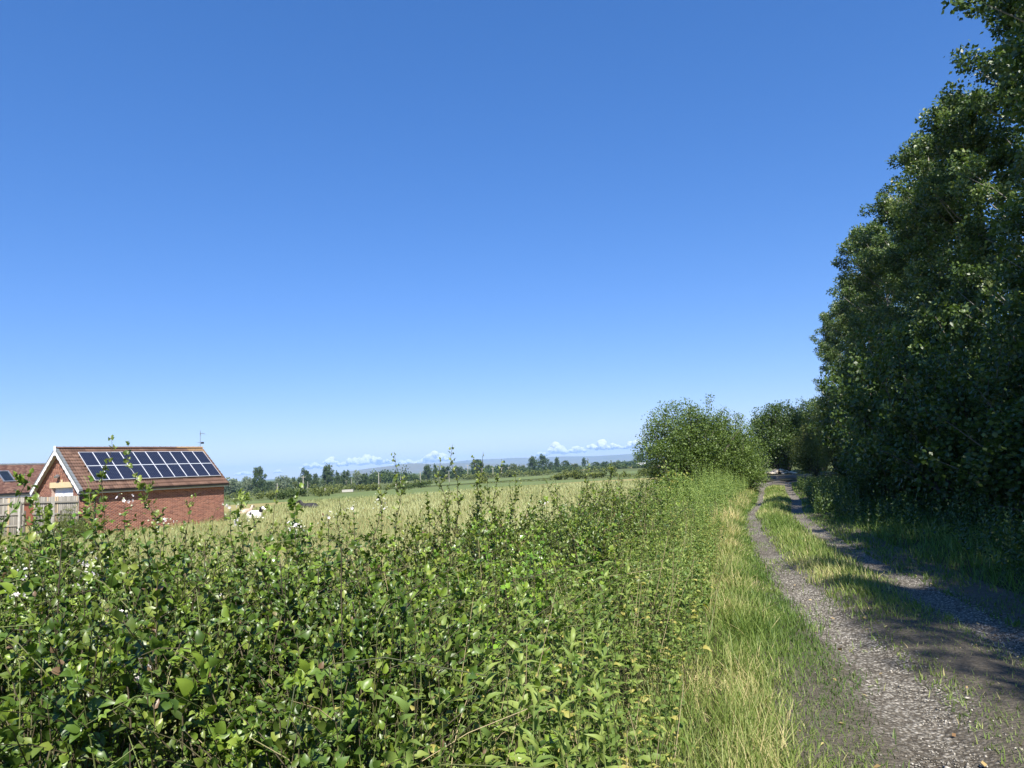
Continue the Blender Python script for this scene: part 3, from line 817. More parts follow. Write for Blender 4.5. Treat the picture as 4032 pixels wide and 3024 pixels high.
SH = [  # root, tip, leaves, leaf size, species, label
 ((-2.60, 4.70, .85), (-2.58, 4.60, 1.97), 40, .045, 'haw', 'tallest straight hawthorn shoot, its tip above the garage ridge'),
 ((-2.28, 4.90, .95), (-2.57, 4.80, 1.93), 46, .045, 'haw', 'reddish hawthorn shoot leaning left across the solar panels'),
 ((-2.86, 3.90, 1.25), (-2.52, 3.80, 1.77), 22, .040, 'bramble', 'pale cane arching up at the far left in front of the roof window'),
 ((-2.25, 3.70, 1.05), (-2.40, 3.60, 1.68), 20, .042, 'bramble', 'pale green cane in front of the grey fence and garage gable'),
 ((-2.30, 4.30, 1.05), (-2.50, 4.20, 1.72), 24, .042, 'bramble', 'leafy cane in front of the near corner of the garage'),
 ((-2.40, 5.00, .9), (-2.14, 4.90, 1.60), 28, .030, 'haw', 'thin hawthorn shoot in front of the right half of the brick wall'),
 ((-2.24, 5.00, .9), (-2.02, 4.90, 1.47), 26, .030, 'haw', 'low slanting hawthorn shoot at the right end of the brick wall'),
 ((-1.52, 5.10, .9), (-1.50, 5.00, 1.58), 26, .050, 'bramble', 'upright broad leaved stem right of the black and white cow'),
 ((-1.28, 5.30, .9), (-1.27, 5.20, 1.50), 24, .030, 'haw', 'short reddish hawthorn shoot just left of the middle poles'),
 ((-1.12, 5.50, .9), (-.99, 5.40, 1.62), 26, .030, 'haw', 'slender hawthorn shoot leaning right beside the tallest middle shoot'),
 ((-.96, 5.50, .9), (-.89, 5.40, 1.81), 44, .036, 'haw', 'tall dark hawthorn shoot rising past the left end of the moor'),
 ((-.50, 5.90, .9), (-.61, 5.80, 1.75), 38, .034, 'haw', 'hawthorn shoot just left of the tallest one in the middle group'),
 ((-.46, 5.90, .9), (-.50, 5.80, 1.86), 44, .036, 'haw', 'tallest hawthorn shoot of the middle group, tip in the cloud'),
 ((-.36, 6.30, .9), (-.36, 6.20, 1.77), 40, .036, 'haw', 'bushy topped hawthorn shoot right of the tallest middle one'),
 ((-.29, 6.10, .9), (-.27, 6.00, 1.79), 38, .034, 'haw', 'pointed hawthorn shoot in the middle of the hedge top group'),
 ((-.26, 6.50, .9), (-.13, 6.40, 1.73), 36, .034, 'haw', 'rightmost tall hawthorn shoot of the middle group, leaning right'),
 ((-.05, 6.70, .9), (-.02, 6.60, 1.60), 30, .036, 'haw', 'short upright hawthorn shoot right of the middle group'),
 ((.40, 7.70, .9), (.39, 7.60, 1.50), 26, .034, 'haw', 'small hawthorn shoot in front of the straw coloured field'),
 ((.91, 9.10, .9), (.89, 9.00, 1.73), 40, .036, 'haw', 'left of two hawthorn shoots in front of the right far hedgerows'),
 ((1.10, 9.60, .9), (1.26, 9.50, 1.69), 40, .036, 'haw', 'right of two hawthorn shoots in front of the right far hedgerows'),
 ((-1.92, 4.80, .95), (-1.78, 4.70, 1.60), 22, .042, 'willowherb', 'pale fresh shoot directly in front of the black and white cow'),
]
for i, (a, b, K, ls, sp, lab) in enumerate(SH):
    tpl = {'haw': L_HAW, 'bramble': L_BRAMBLE, 'willowherb': L_LANCE}[sp]
    leafy_shoot({'haw': 'hawthorn_shoot', 'bramble': 'bramble_cane', 'willowherb': 'willowherb'}[sp], lab, a, b, int(K * 1.1), ls * (2.2 if sp == 'willowherb' else 1.15), tpl, M[sp], 300 + i,
                {'haw': .5, 'bramble': .55, 'willowherb': .9}[sp], bendx=((i * 37) % 7 - 3) * .02, group='shoots standing out of the hedge',
                stemt=.75 if sp != 'haw' else .22, rad=.0045)
# filler shoots along the hedge top (unlabelled differences): one label, one group
fx = [(-3.3, 4.9), (-3.0, 4.6), (-2.05, 4.75), (-1.75, 4.9), (-1.1, 5.35), (-.72, 5.6), (-.2, 6.4), (.12, 7.1), (.25, 7.4), (.6, 8.6), (.75, 8.9), (1.3, 10.4), (1.5, 11.2), (1.75, 12.0), (2.1, 13.2), (2.5, 14.5), (.55, 8.2), (1.0, 9.7), (-.05, 6.9), (-.62, 6.1), (1.65, 11.4), (.95, 9.3)]
for i, (x_, y_) in enumerate(fx):
    hh = .33 + .25 * ((i * 53) % 10) / 10
    leafy_shoot('hawthorn_shoot', 'short hawthorn shoot among others along the top of the hedge', (x_, y_, .85), (x_ + .30 * (((i * 41) % 9) / 4 - 1), y_ - .1 * (i % 3), 1.05 + hh), 30, .036, L_HAW, M['haw'], 500 + i, .5,
                bendx=((i * 29) % 5 - 2) * .02, group='short shoots along the hedge top', stemt=.22, rad=.004)
# willowherb plants in the foreground
WH = [(-.42, 2.25, .98), (-.28, 2.05, .86), (-.05, 2.3, .92), (.02, 2.75, 1.0), (.14, 2.45, .90), (-.16, 2.6, 1.02), (-.36, 2.9, 1.05), (.22, 3.1, .95), (.30, 2.7, .86), (.05, 3.4, 1.02), (-.2, 3.3, 1.06), (.36, 3.6, .95), (.2, 4.1, 1.0), (.45, 4.3, .95), (-.55, 1.9, .84), (-.1, 1.85, .80), (.18, 2.1, .78), (.0, 3.9, 1.04), (.6, 4.9, .98), (.4, 5.2, 1.0), (.75, 5.6, 1.0)]
for i, (x_, y_, h_) in enumerate(WH):
    r_ = random.Random(i)
    leafy_shoot('willowherb', 'leafy willowherb plant with long pale leaves in the foreground thicket', (x_, y_, 0.0), (x_ + r_.uniform(-.08, .08), y_ + r_.uniform(-.08, .08), h_), 34, .105, L_LANCE if i % 3 else leaf_tpl([(.13, .15), (.17, .42), (.11, .74)], .3, .5, .3), M['willowherb'], 700 + i, .55,
                group='willowherb plants in the foreground', cat='weed', opp=True, angle=1.05, rad=.005, stemt=.75, t0=.3)

# bramble blossom: clusters of white flowers and pale buds
def flower_mesh():
    mb = MB()
    for k in range(5):
        a = k * 1.2566
        c, s_ = math.cos(a), math.sin(a)
        pts = [(0.1, 0, 0), (.55, .34, .12), (1.0, .22, .2), (1.0, -.22, .2), (.55, -.34, .12)]
        mb.add([(c * x - s_ * y, s_ * x + c * y, z) for x, y, z in pts], [(0, 4, 3, 2, 1)])
    return mb.mesh('flower', M['petal'])
FLOWER = flower_mesh()
bb = MB(); bb.add([(math.cos(a) * math.cos(e), math.sin(a) * math.cos(e), math.sin(e)) for e in (-.9, 0, .9) for a in np.arange(6) * 1.047], [(i * 6 + j, i * 6 + (j + 1) % 6, i * 6 + 6 + (j + 1) % 6, i * 6 + 6 + j) for i in range(2) for j in range(6)] + [tuple(range(6))[::-1], tuple(range(12, 18))])
BUD = bb.mesh('bud', M['bud'], True)
BLOSSOM_LEAF = [mesh('leaf', L_BRAMBLE[0], L_BRAMBLE[1], M['bramble'], tint=np.full(len(L_BRAMBLE[0]), q)) for q in (.45, .7)]
FL = [(-1.95, 3.30, 1.24), (-2.20, 3.30, 1.27), (-1.40, 3.40, 1.12), (-1.62, 3.00, 1.13), (-1.34, 2.60, 1.00), (-1.73, 4.40, 1.50), (-2.26, 4.20, 1.56), (-2.13, 4.40, 1.43), (-1.12, 5.00, 1.43), (-1.27, 4.90, 1.37), (.33, 8.50, 1.21), (.99, 9.50, 1.13), (-.95, 5.10, 1.44), (-1.62, 4.30, 1.42), (-2.10, 3.60, 1.29), (-1.37, 4.50, 1.34), (-2.05, 3.00, 1.22), (-1.77, 3.60, 1.18)]
FLL = ['large white bramble blossom above the dark gap on the left', 'white bramble blossom nearest the left edge', None, None, 'lowest cluster of pale bramble buds on the left', 'white blossom and buds directly below the garage corner and cow', 'blossom cluster on a dark stalk in front of the brick wall left half', None, None, None, 'white blossom deep in the right part of the hedge', None, None, None, None, None, None, None]
for i, (p, lab) in enumerate(zip(FL, FLL)):
    r_ = random.Random(90 + i)
    e = tag(empty('bramble_blossom', p), lab or 'cluster of white bramble flowers and pale buds on the hedge', 'blossom', 'bramble blossom on the hedge')
    MB().tube([(r_.uniform(-.03, .03), .02, -.34), (0, .01, -.15), (0, 0, .02)], [.003, .0025, .002], 4).obj('stalk', M['stem'], e)
    for k in range(7):
        a = k * 2.4 + r_.random(); d = Vector((math.cos(a), math.sin(a), .35)).normalized()
        mw = Matrix.Translation((0, .01, -.05 - .035 * k)) @ d.to_track_quat('Y', 'Z').to_matrix().to_4x4() @ Matrix.Scale(r_.uniform(.035, .06), 4)
        link('leaf', BLOSSOM_LEAF[k % 2], e, mw=mw)
    for k in range(r_.randint(4, 7)):
        d = Vector((r_.gauss(0, 1), r_.gauss(-.35, .8), r_.gauss(.4, .6))).normalized()
        mw = Matrix.Translation(d * r_.uniform(.02, .06)) @ d.to_track_quat('Z', 'Y').to_matrix().to_4x4() @ Matrix.Scale(r_.uniform(.008, .0115), 4)
        link('flower', FLOWER, e, mw=mw)
    for k in range(r_.randint(7, 12)):
        d = Vector((r_.gauss(0, 1), r_.gauss(-.2, 1), r_.gauss(.1, .9))) * .035
        link('bud', BUD, e, mw=Matrix.Translation(d) @ Matrix.Scale(r_.uniform(.004, .007), 4))

# ------------------------------------------------------------------ trees
def crown_leaves(cl, per, lsize, tpl, seed, upb=.5, tintspread=.22, shell=.55, cs=.10):
    """cl: (N,4+) clumps x,y,z,r (optional rz scale); leaves through each clump, denser to its skin"""
    rg = np.random.default_rng(seed)
    cl = np.asarray(cl, float); N = len(cl)
    cnt = np.maximum(3, (per * (cl[:, 3] / cl[:, 3].mean()) ** 2)).astype(int)
    idx = np.repeat(np.arange(N), cnt); n = len(idx)
    d = norm(rg.normal(0, 1, (n, 3)))
    rad = cl[idx, 3] * (shell + (1 - shell) * rg.random(n)) * (1 + .18 * rg.normal(0, 1, n))
    P = cl[idx, :3] + d * rad[:, None] * (1, 1, .85)
    ax = norm(d * .8 + rg.normal(0, .8, (n, 3)) + (0, 0, -.1))
    nr = d * .5 + np.array([0, 0, upb]) + rg.normal(0, .55, (n, 3))
    ct = rg.normal(0, cs, N)
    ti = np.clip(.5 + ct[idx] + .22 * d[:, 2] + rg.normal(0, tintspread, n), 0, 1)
    s = lsize * (.65 + .6 * rg.random(n))
    return inst(tpl[0], tpl[1], P, frames(ax, nr, s), ti)

def limbs(paths, mat, name='trunk', n=6):
    mb = MB()
    for pts, r in paths: mb.tube(pts, r, n)
    return mb.mesh(name, mat, True)

def make_poplar(seed, H=16.0, R=2.7):
    rg = np.random.default_rng(seed)
    cl, paths = [], []
    tr = np.array([(rg.normal(0, .10) * z, rg.normal(0, .10) * z, z * H) for z in (0, .15, .35, .6, .8, .97)]); tr[:, :2] *= .6
    paths.append((tr, [.24, .21, .17, .11, .06, .02]))
    nb = 64
    for i in range(nb):
        t = .10 + .86 * (i + rg.random()) / nb
        z0 = t * H
        prof = R * np.interp(t, [.08, .2, .45, .7, .88, 1.0], [.85, 1.0, 1.0, .82, .52, .12]) * rg.uniform(.75, 1.15)
        a = rg.random() * 6.283 + i * 2.4
        o = np.array([np.interp(z0, tr[:, 2], tr[:, 0]), np.interp(z0, tr[:, 2], tr[:, 1]), z0])
        rise = prof * rg.uniform(.55, 1.1)
        end = o + (math.cos(a) * prof, math.sin(a) * prof, rise)
        mid = (o + end) / 2 + (0, 0, -.12 * prof)
        paths.append(([o, mid, end], [.05 * (1.1 - t) + .012, .025, .008]))
        for q in (.35, .6, .82, 1.0):
            c = o * (1 - q) ** 2 + 2 * mid * q * (1 - q) + end * q * q
            k = rg.integers(1, 3)
            for _ in range(k):
                cl.append((*(c + rg.normal(0, .22, 3)), rg.uniform(.24, .46)))
    v, f, t = crown_leaves(cl, 150, .12, L_QUAD, seed, .35, cs=.20)
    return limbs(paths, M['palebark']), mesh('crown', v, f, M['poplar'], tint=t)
POP = [make_poplar(11), make_poplar(23, 15.2, 2.9), make_poplar(37, 16.6, 2.5)]
ORD = ['first', 'second', 'third', 'fourth', 'fifth', 'sixth', 'seventh', 'eighth', 'ninth', 'tenth', 'eleventh', 'twelfth']
pops = [(22.0, 9.6, 0, 1.02), (26.3, 8.6, 1, .98), (30.6, 7.9, 2, .92), (35.2, 7.8, 0, .91), (40.0, 7.2, 1, .96), (45.0, 7.7, 2, .89), (50.5, 7.3, 0, .90), (56.5, 7.4, 1, .92), (63.5, 6.6, 2, .88)]
for i, (y_, l_, k, s_) in enumerate(pops):
    e = tag(empty('poplar_tree', (float(xc(y_)) + l_, y_, 0), i * 1.9), f'tall poplar on the right of the track, {ORD[i]} counted from the right edge', 'tree', 'poplars along the right of the track')
    e.scale = (s_, s_, s_)
    link('trunk', POP[k][0], e); link('crown', POP[k][1], e)
# the row goes on behind the camera and shades the lane
for i, (x_, y_, k, s_) in enumerate([(12.7, 13.2, 1, 1.0), (11.2, 8.8, 0, .97), (9.9, 4.4, 1, .97), (8.6, -.2, 0, .97), (7.4, -4.5, 1, .97), (6.5, -2.6, 2, .78)]):
    e = tag(empty('poplar_tree', (x_, y_, 0), i * 2.3 + 1), 'poplar of the row beside the track, standing outside the right edge of the view', 'tree', 'poplars beside the camera')
    e.scale = (s_, s_, s_)
    link('trunk', POP[k][0], e); link('crown', POP[k][1], e)

def make_bush(seed, rx, ry, H, nclump, per, lsize, mat, base=.25, twigs=14, tpl=L_QUAD, rmin=.28, rmax=.6, upright=0.0):
    """bushy tree: several stems, clumps through an ellipsoid-like crown with bumps and stray sprays"""
    rg = np.random.default_rng(seed)
    cl, paths = [], []
    ns = 5
    feet = [np.array([rg.normal(0, .12 * rx), rg.normal(0, .12 * ry), -.1]) for _ in range(ns)]
    for i in range(nclump):
        d = norm(rg.normal(0, 1, 3)); d[2] = abs(d[2]) * 1.0 if rg.random() < .8 else -abs(d[2]) * .5
        rr_ = rg.random() ** .42
        b = 1 + .20 * vnoise(np.array([d * 2.2 + seed]), seed)[0]
        p = np.array([d[0] * rx * rr_ * b, d[1] * ry * rr_ * b, base * H + (1 - base) * H * (d[2] * rr_ * b)])
        if p[2] < .15: p[2] = .15 + rg.random() * .3
        cl.append((*p, rg.uniform(rmin, rmax)))
        if i % 4 == 0:
            o = feet[i % ns]
            paths.append(([o, o * .4 + p * .6 + (0, 0, .15), p], [.05 + .01 * H, .025, .006]))
    for i in range(twigs):
        a = rg.random() * 6.283; el = rg.uniform(.15, 1.35)
        d = np.array([math.cos(a) * math.cos(el) * rx, math.sin(a) * math.cos(el) * ry, math.sin(el) * H * (1 - base)])
        p = d * .96 + (0, 0, base * H); q = p + norm(d) * rg.uniform(.3, .75) + (0, 0, .15 + upright)
        paths.append(([p * .8, p, q], [.015, .01, .004]))
        for s_ in (.35, .7, 1.0): cl.append((*(p + (q - p) * s_ + rg.normal(0, .05, 3)), rg.uniform(.12, .24)))
    v, f, t = crown_leaves(cl, per, lsize, tpl, seed, .45)
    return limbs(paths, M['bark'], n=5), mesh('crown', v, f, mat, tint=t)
def bush(name, label, x_, y_, rx, ry, H, mat, seed, nclump=260, per=80, lsize=.075, rz=0, cat='tree', group=None, **k):
    e = tag(empty(name, (x_, y_, zgf(x_, y_)), rz), label, cat, group)
    a, b = make_bush(seed, rx, ry, H, nclump, per, lsize, mat, **k)
    link('trunk', a, e); link('crown', b, e)
    return e
bush('hawthorn_tree', 'rounded olive green hawthorn left of the far end of the track', 8.6, 35.0, 2.35, 2.4, 4.25, M['hawtree'], 5, 520, 85, .085, base=.40, twigs=24)
bush('hawthorn_tree', 'smaller hawthorn behind the rounded one, reaching towards the track', 12.0, 40.0, 1.6, 1.7, 3.5, M['hawtree'], 6, 230, 80, .085, base=.36, twigs=12)
bush('sycamore_bush', 'bright green broad leaved bush at the foot of the hawthorn', 6.6, 30.5, .62, .6, 1.5, M['nettle'], 8, 60, 45, .10, base=.3, twigs=4, cat='bush')
bush('elder_bush', 'dark low shrub hanging over the left rut before the hawthorn', 10.4, 34.0, 1.0, 1.0, 1.9, M['hawtree'], 9, 110, 80, .08, base=.3, twigs=8, cat='bush')
bush('ash_tree', 'dark green tree closing the view at the end of the track', 25.4, 70.0, 2.7, 2.8, 6.6, M['darkleaf'], 12, 330, 80, .15, base=.36, twigs=22, rmin=.4, rmax=.8)
bush('ash_tree', 'dark tree behind and right of the end of the track', 30.2, 74.0, 3.0, 2.8, 7.0, M['darkleaf'], 13, 300, 80, .15, base=.36, twigs=18, rmin=.4, rmax=.8)
bush('willow_bush', 'pale olive drooping shrub on the right near the end of the track', 21.9, 54.0, 1.2, 1.3, 3.7, M['oliveleaf'], 14, 170, 75, .10, base=.34, twigs=14)
bush('willow_tree', 'grey green upright shrub tree below the poplars at the track', 18.9, 42.0, 1.3, 1.5, 5.5, M['oliveleaf'], 15, 260, 80, .085, base=.36, twigs=26, upright=.3)
shr = [(9.9, 13.2, 1.5, 2.5), (10.2, 16.2, 1.4, 3.0), (10.0, 19.2, 1.1, 2.0), (11.4, 20.6, 1.6, 3.8), (12.4, 24.0, 1.5, 3.1), (14.4, 27.5, 1.8, 4.4), (15.6, 31.5, 1.6, 3.4), (17.6, 35.0, 1.9, 4.6), (22.0, 46.5, 1.7, 3.8), (13.2, 17.6, 1.8, 4.6), (16.2, 23.5, 2.0, 5.2), (18.4, 29.5, 2.0, 5.6)]
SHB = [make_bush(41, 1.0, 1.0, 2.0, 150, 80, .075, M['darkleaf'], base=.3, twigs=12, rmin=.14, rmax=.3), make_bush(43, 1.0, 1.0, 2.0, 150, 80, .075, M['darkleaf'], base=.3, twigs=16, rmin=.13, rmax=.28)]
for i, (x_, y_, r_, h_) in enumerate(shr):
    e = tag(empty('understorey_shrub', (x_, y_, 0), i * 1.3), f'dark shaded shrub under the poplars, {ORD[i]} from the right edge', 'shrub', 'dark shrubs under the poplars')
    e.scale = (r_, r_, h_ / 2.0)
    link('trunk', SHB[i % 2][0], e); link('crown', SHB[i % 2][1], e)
# weeds and nettles at the shrubs' foot; shade is put into their dark leaf colour
n = 1500
y = 8 + 26 * RNG.random(n) ** 1.3
l = RNG.normal(3.3, .75, n) - 1.5 * ss(13, 20, y)
x = xc(y) + np.maximum(l, 1.15)
top = RNG.uniform(.35, .9, n) * (1 + .3 * vnoise(np.c_[x, y], 95))
root = np.c_[x, y, np.zeros(n)]; tip = root + np.c_[RNG.normal(0, .08, n), RNG.normal(0, .08, n), top]
r = shoots(root, tip, RNG.normal(0, .03, (n, 3)), 16, RNG.uniform(.06, .09, n), 1.2, t0=.2, tintc=.45)
v, f, t = inst(L_QUAD[0] * (.7, 1, 1), L_QUAD[1], r[0], frames(r[1], r[2], r[3]), r[4])
o = link('shade_coloured_weeds', mesh('shade_coloured_weeds', v, f, M['darkleaf'], tint=t))
tag(o, 'nettles and weeds with shade put into their leaf colour at the foot of the shrubs right of the track', 'weeds', kind='stuff')

# ------------------------------------------------------------------ brick garage with solar panels
M['brick'] = tinted('red_brick', [(0, (.16, .062, .042)), (.5, (.25, .098, .064)), (1, (.34, .15, .095))], .85, .2, 30, .4)
M['mortar'] = plain('pink_mortar', [(.3, (.40, .28, .22)), (.7, (.50, .36, .29))], 20, .9)
M['tile'] = tinted('brown_roof_tile', [(0, (.095, .055, .040)), (.5, (.15, .088, .062)), (.88, (.20, .12, .085)), (1, (.36, .23, .10))], .75, .25, 14, .5)
M['verge'] = plain('grey_dry_verge', [(.3, (.11, .125, .13)), (.7, (.19, .205, .21))], 8, .6)
M['white'] = plain('white_upvc', [(.3, (.74, .75, .76)), (.7, (.82, .82, .82))], 3, .4)
M['soffit'] = plain('soffit_board', [(.3, (.55, .52, .48)), (.7, (.66, .63, .59))], 4, .6)
M['gutter'] = plain('black_gutter', [(.3, (.016, .018, .02)), (.7, (.03, .032, .035))], 4, .4)
M['fascia'] = plain('grey_fascia', [(.3, (.38, .40, .41)), (.7, (.50, .52, .52))], 4, .5)
M['sandstone'] = plain('cream_stone', [(.3, (.55, .42, .24)), (.7, (.66, .53, .32))], 14, .8, bmp=.2)
M['alu'] = plain('aluminium_frame', [(.3, (.68, .69, .70)), (.7, (.78, .79, .80))], 4, .35, metal=.3)
M['steel'] = plain('galvanised_steel', [(.3, (.30, .32, .34)), (.7, (.42, .44, .46))], 8, .4, metal=.7)
M['black'] = plain('black_plastic', [(.3, (.014, .014, .016)), (.7, (.03, .03, .034))], 5, .45)
def cell_material():
    m, nt, b = nodes('solar_cells')
    c = coords(nt, 'Object')
    bt = nt.nodes.new('ShaderNodeTexBrick'); bt.offset = 0.0; bt.squash = 1.0
    bt.inputs['Color1'].default_value = (.006, .010, .032, 1); bt.inputs['Color2'].default_value = (.009, .012, .028, 1)
    bt.inputs['Mortar'].default_value = (.07, .085, .12, 1)
    bt.inputs['Scale'].default_value = 1.0; bt.inputs['Mortar Size'].default_value = .007; bt.inputs['Mortar Smooth'].default_value = .2
    bt.inputs['Brick Width'].default_value = .118; bt.inputs['Row Height'].default_value = .125
    nt.links.new(c, bt.inputs['Vector']); nt.links.new(bt.outputs['Color'], b.inputs['Base Color'])
    b.inputs['Roughness'].default_value = .22; b.inputs['Specular IOR Level'].default_value = .08
    return m
M['cells'] = cell_material()

GL, GW, ZE, ZR, ZB = 8.98, 5.13, 1.80, 4.0, -0.95
garage = empty('brick_garage', (-19.28, 48.08, 0), 1.00314)
tag(garage, 'red brick garage with brown tiled roof and solar panels behind the meadow', 'garage')
GLX = -GL
# mortar core: walls with the door opening in the near gable
D0, D1, DH = 1.05, 3.45, 1.72                  # door: y range and head height on the gable
core = MB()
core.box((GLX + .004, .004, ZB), (-.004, .25, ZE))                    # side wall facing the meadow
core.box((GLX + .004, GW - .25, ZB), (-.004, GW - .004, ZE))
core.box((-.25, .25, ZB), (-.004, GW - .25, ZE))
core.box((GLX + .004, .25, ZB), (GLX + .26, D0, ZE)); core.box((GLX + .004, D1, ZB), (GLX + .26, GW - .25, ZE))
core.box((GLX + .004, D0, DH), (GLX + .26, D1, ZE + .002))
for xa in (GLX + .004, -.25):
    core.prism([(.004, ZE), (GW - .004, ZE), (GW / 2, ZR - .14)], 0, xa, xa + .238)
core.obj('wall', M['mortar'], garage)
BB = MB().box((.007, -.0, .007), (.218, .03, .067)).v[0]
BFr = np.array([(0, 1, 5), (0, 5, 4), (1, 2, 6), (1, 6, 5), (3, 0, 4), (3, 4, 7), (4, 5, 6), (4, 6, 7), (0, 3, 2), (0, 2, 1)])
rb = np.random.default_rng(17)
side_b, gable_b = [], []
nc = int((ZE - ZB) / .075)
for i in range(nc):
    z = ZB + i * .075
    xx = GLX - (.1125 if i % 2 else 0)
    while xx < -.01:
        a, b_ = max(xx, GLX), min(xx + .225, 0)
        if b_ - a > .05: side_b.append((a, z, (b_ - a) / .225))
        xx += .225
for i in range(int((ZR - .2 - ZB) / .075)):
    z = ZB + i * .075
    lo, hi = 0.0, GW
    if z + .075 > ZE:
        q = (z + .075 - ZE) / (ZR - .14 - ZE) * (GW / 2); lo, hi = q, GW - q
    if hi - lo < .25: continue
    yy = lo - (.1125 if i % 2 else 0)
    while yy < hi - .01:
        a, b_ = max(yy, lo), min(yy + .225, hi)
        if z < DH - .01 and b_ > D0 and a < D1:
            if a < D0 - .03: b_ = D0
            elif b_ > D1 + .03: a = D1
            else: b_ = a
        if b_ - a > .05: gable_b.append((a, z, (b_ - a) / .225))
        yy += .225
bricks = [mesh('brick', BB, BFr, M['brick'], tint=np.full(8, q)) for q in (.15, .35, .5, .65, .85)]
show = [k for k, (a, z, s_) in enumerate(side_b) if .62 < z < 1.72 and a > -6.2 and s_ > .95][:300]
shs = set(show)
for k in show:
    a, z, s_ = side_b[k]
    link('brick', bricks[rb.integers(5)], garage, mw=Matrix.Translation((a, 0, z)))
Vb, Fb, Tb, ob = [], [], [], 0
for k, (a, z, s_) in enumerate(side_b):
    if k in shs: continue
    Vb.append(BB * (s_, 1, 1) + (a, rb.normal(0, .001), z)); Fb.append(BFr + ob); ob += 8; Tb.append(np.full(8, rb.random()))
for a, z, s_ in gable_b:
    w_ = BB * (s_, 1, 1)
    Vb.append(np.c_[w_[:, 1] + GLX, a + w_[:, 0], w_[:, 2] + z]); Fb.append(BFr[:, ::-1] + ob); ob += 8; Tb.append(np.full(8, rb.random()))
o = link('brickwork', mesh('brickwork', np.concatenate(Vb), np.concatenate(Fb), M['brick'], tint=np.concatenate(Tb)), garage); o['kind'] = 'stuff'
# roof
OG, OE = .28, .30
pit = math.atan2(ZR - ZE, GW / 2)
ct, st_ = math.cos(pit), math.sin(pit)
def slope(s, out=0.0):                           # (y,z) on the near roof slope, s metres down from the ridge
    return (GW / 2 - s * ct - out * st_, ZR - s * st_ + out * ct)
SL = (GW / 2 + OE) / ct
RX0, RX1 = GLX - OG, .14
deck = MB()
for sg in (0, 1):
    y0, z0 = slope(SL); y1, z1 = slope(0)
    if sg: y0, y1 = GW - y0, GW - y1
    deck.add([(RX0 + .03, y0, z0 - .03), (RX1, y0, z0 - .03), (RX1, y1, z1 - .03), (RX0 + .03, y1, z1 - .03), (RX0 + .03, y0, z0 - .06), (RX1, y0, z0 - .06), (RX1, y1, z1 - .06), (RX0 + .03, y1, z1 - .06)], BOXF)
roof = deck.obj('roof', M['tile'], garage)
# interlocking tiles on the near slope: double roll profile
NR, TW = 13, .30
gauge = SL / NR
u_ = np.linspace(0, 1, 9)
pz = .014 * np.sin(u_ * 4 * math.pi - .6) + .016
tl = gauge + .05
tvv = np.concatenate([np.c_[u_ * TW, np.zeros(9), pz + .042], np.c_[u_ * TW, np.full(9, tl), pz], np.c_[u_ * TW, np.zeros(9), pz - .004]])
tff = [(j, j + 1, 10 + j, 9 + j) for j in range(8)] + [(18 + j, 19 + j, j + 1, j) for j in range(8)]
tff = np.array([t_ for q in tff for t_ in ((q[0], q[1], q[2]), (q[0], q[2], q[3]))])
tmesh = [mesh('roof_tile', tvv, tff, M['tile'], tint=np.full(27, q), smooth=False) for q in (.2, .4, .5, .62, .8, .95)]
TR = Matrix(((1, 0, 0), (0, ct, -st_), (0, st_, ct))).to_4x4()
tiles = []
nt_ = int((RX1 - RX0 - .10) / TW)
for r_ in range(NR):
    y0, z0 = slope(SL - r_ * gauge + .01, .0)
    for c_ in range(nt_ + 1):
        tiles.append((RX0 + .10 + c_ * TW, y0, z0 - .026, r_, c_))
tiles = [t_ for t_ in tiles if t_[0] < RX1 - .1]
tiles.sort(key=lambda t_: t_[4] + (0 if t_[3] < 3 or t_[3] > 10 else 3))
Vt, Ft, Tt, ot = [], [], [], 0
TRn = np.array(TR.to_3x3())
for k, (x_, y_, z_, r_, c_) in enumerate(tiles):
    q = int(rb.integers(5)) if not (c_ > nt_ - 5 and r_ > 10) else 5
    if k < 300:
        link('roof_tile', tmesh[q], roof, mw=Matrix.Translation((x_, y_, z_)) @ TR)
    else:
        Vt.append(tvv @ TRn.T + (x_, y_, z_)); Ft.append(tff + ot); ot += 27; Tt.append(np.full(27, (.2, .4, .5, .62, .8, .95)[q]))
o = link('tile_field', mesh('tile_field', np.concatenate(Vt), np.concatenate(Ft), M['tile'], tint=np.concatenate(Tt)), roof); o['kind'] = 'stuff'
# ridge tiles
arc = np.linspace(-1.15, 1.15, 7)
rp = np.r_[np.c_[GW / 2 + .15 * np.sin(arc), ZR - .06 + .15 * np.cos(arc)]]
rn = 24; rw = (RX1 - RX0 - .02) / rn
for k in range(rn):
    mb = MB(); x0_ = RX0 + .02 + k * rw
    v0 = np.c_[np.full(7, x0_), rp]; v1 = np.c_[np.full(7, x0_ + rw - .006), rp * (1, 1) - (0, .010)]
    mb.add(np.r_[v0, v1], [(j, j + 1, 8 + j, 7 + j) for j in range(6)] + [tuple(range(7))])
    me = mb.mesh('ridge_tile', M['tile'])
    a_ = me.attributes.new('tint', 'FLOAT', 'POINT'); a_.data.foreach_set('value', np.full(14, .97 if k > rn - 6 else rb.uniform(.1, .5), np.float32))
    link('ridge_tile', me, roof)
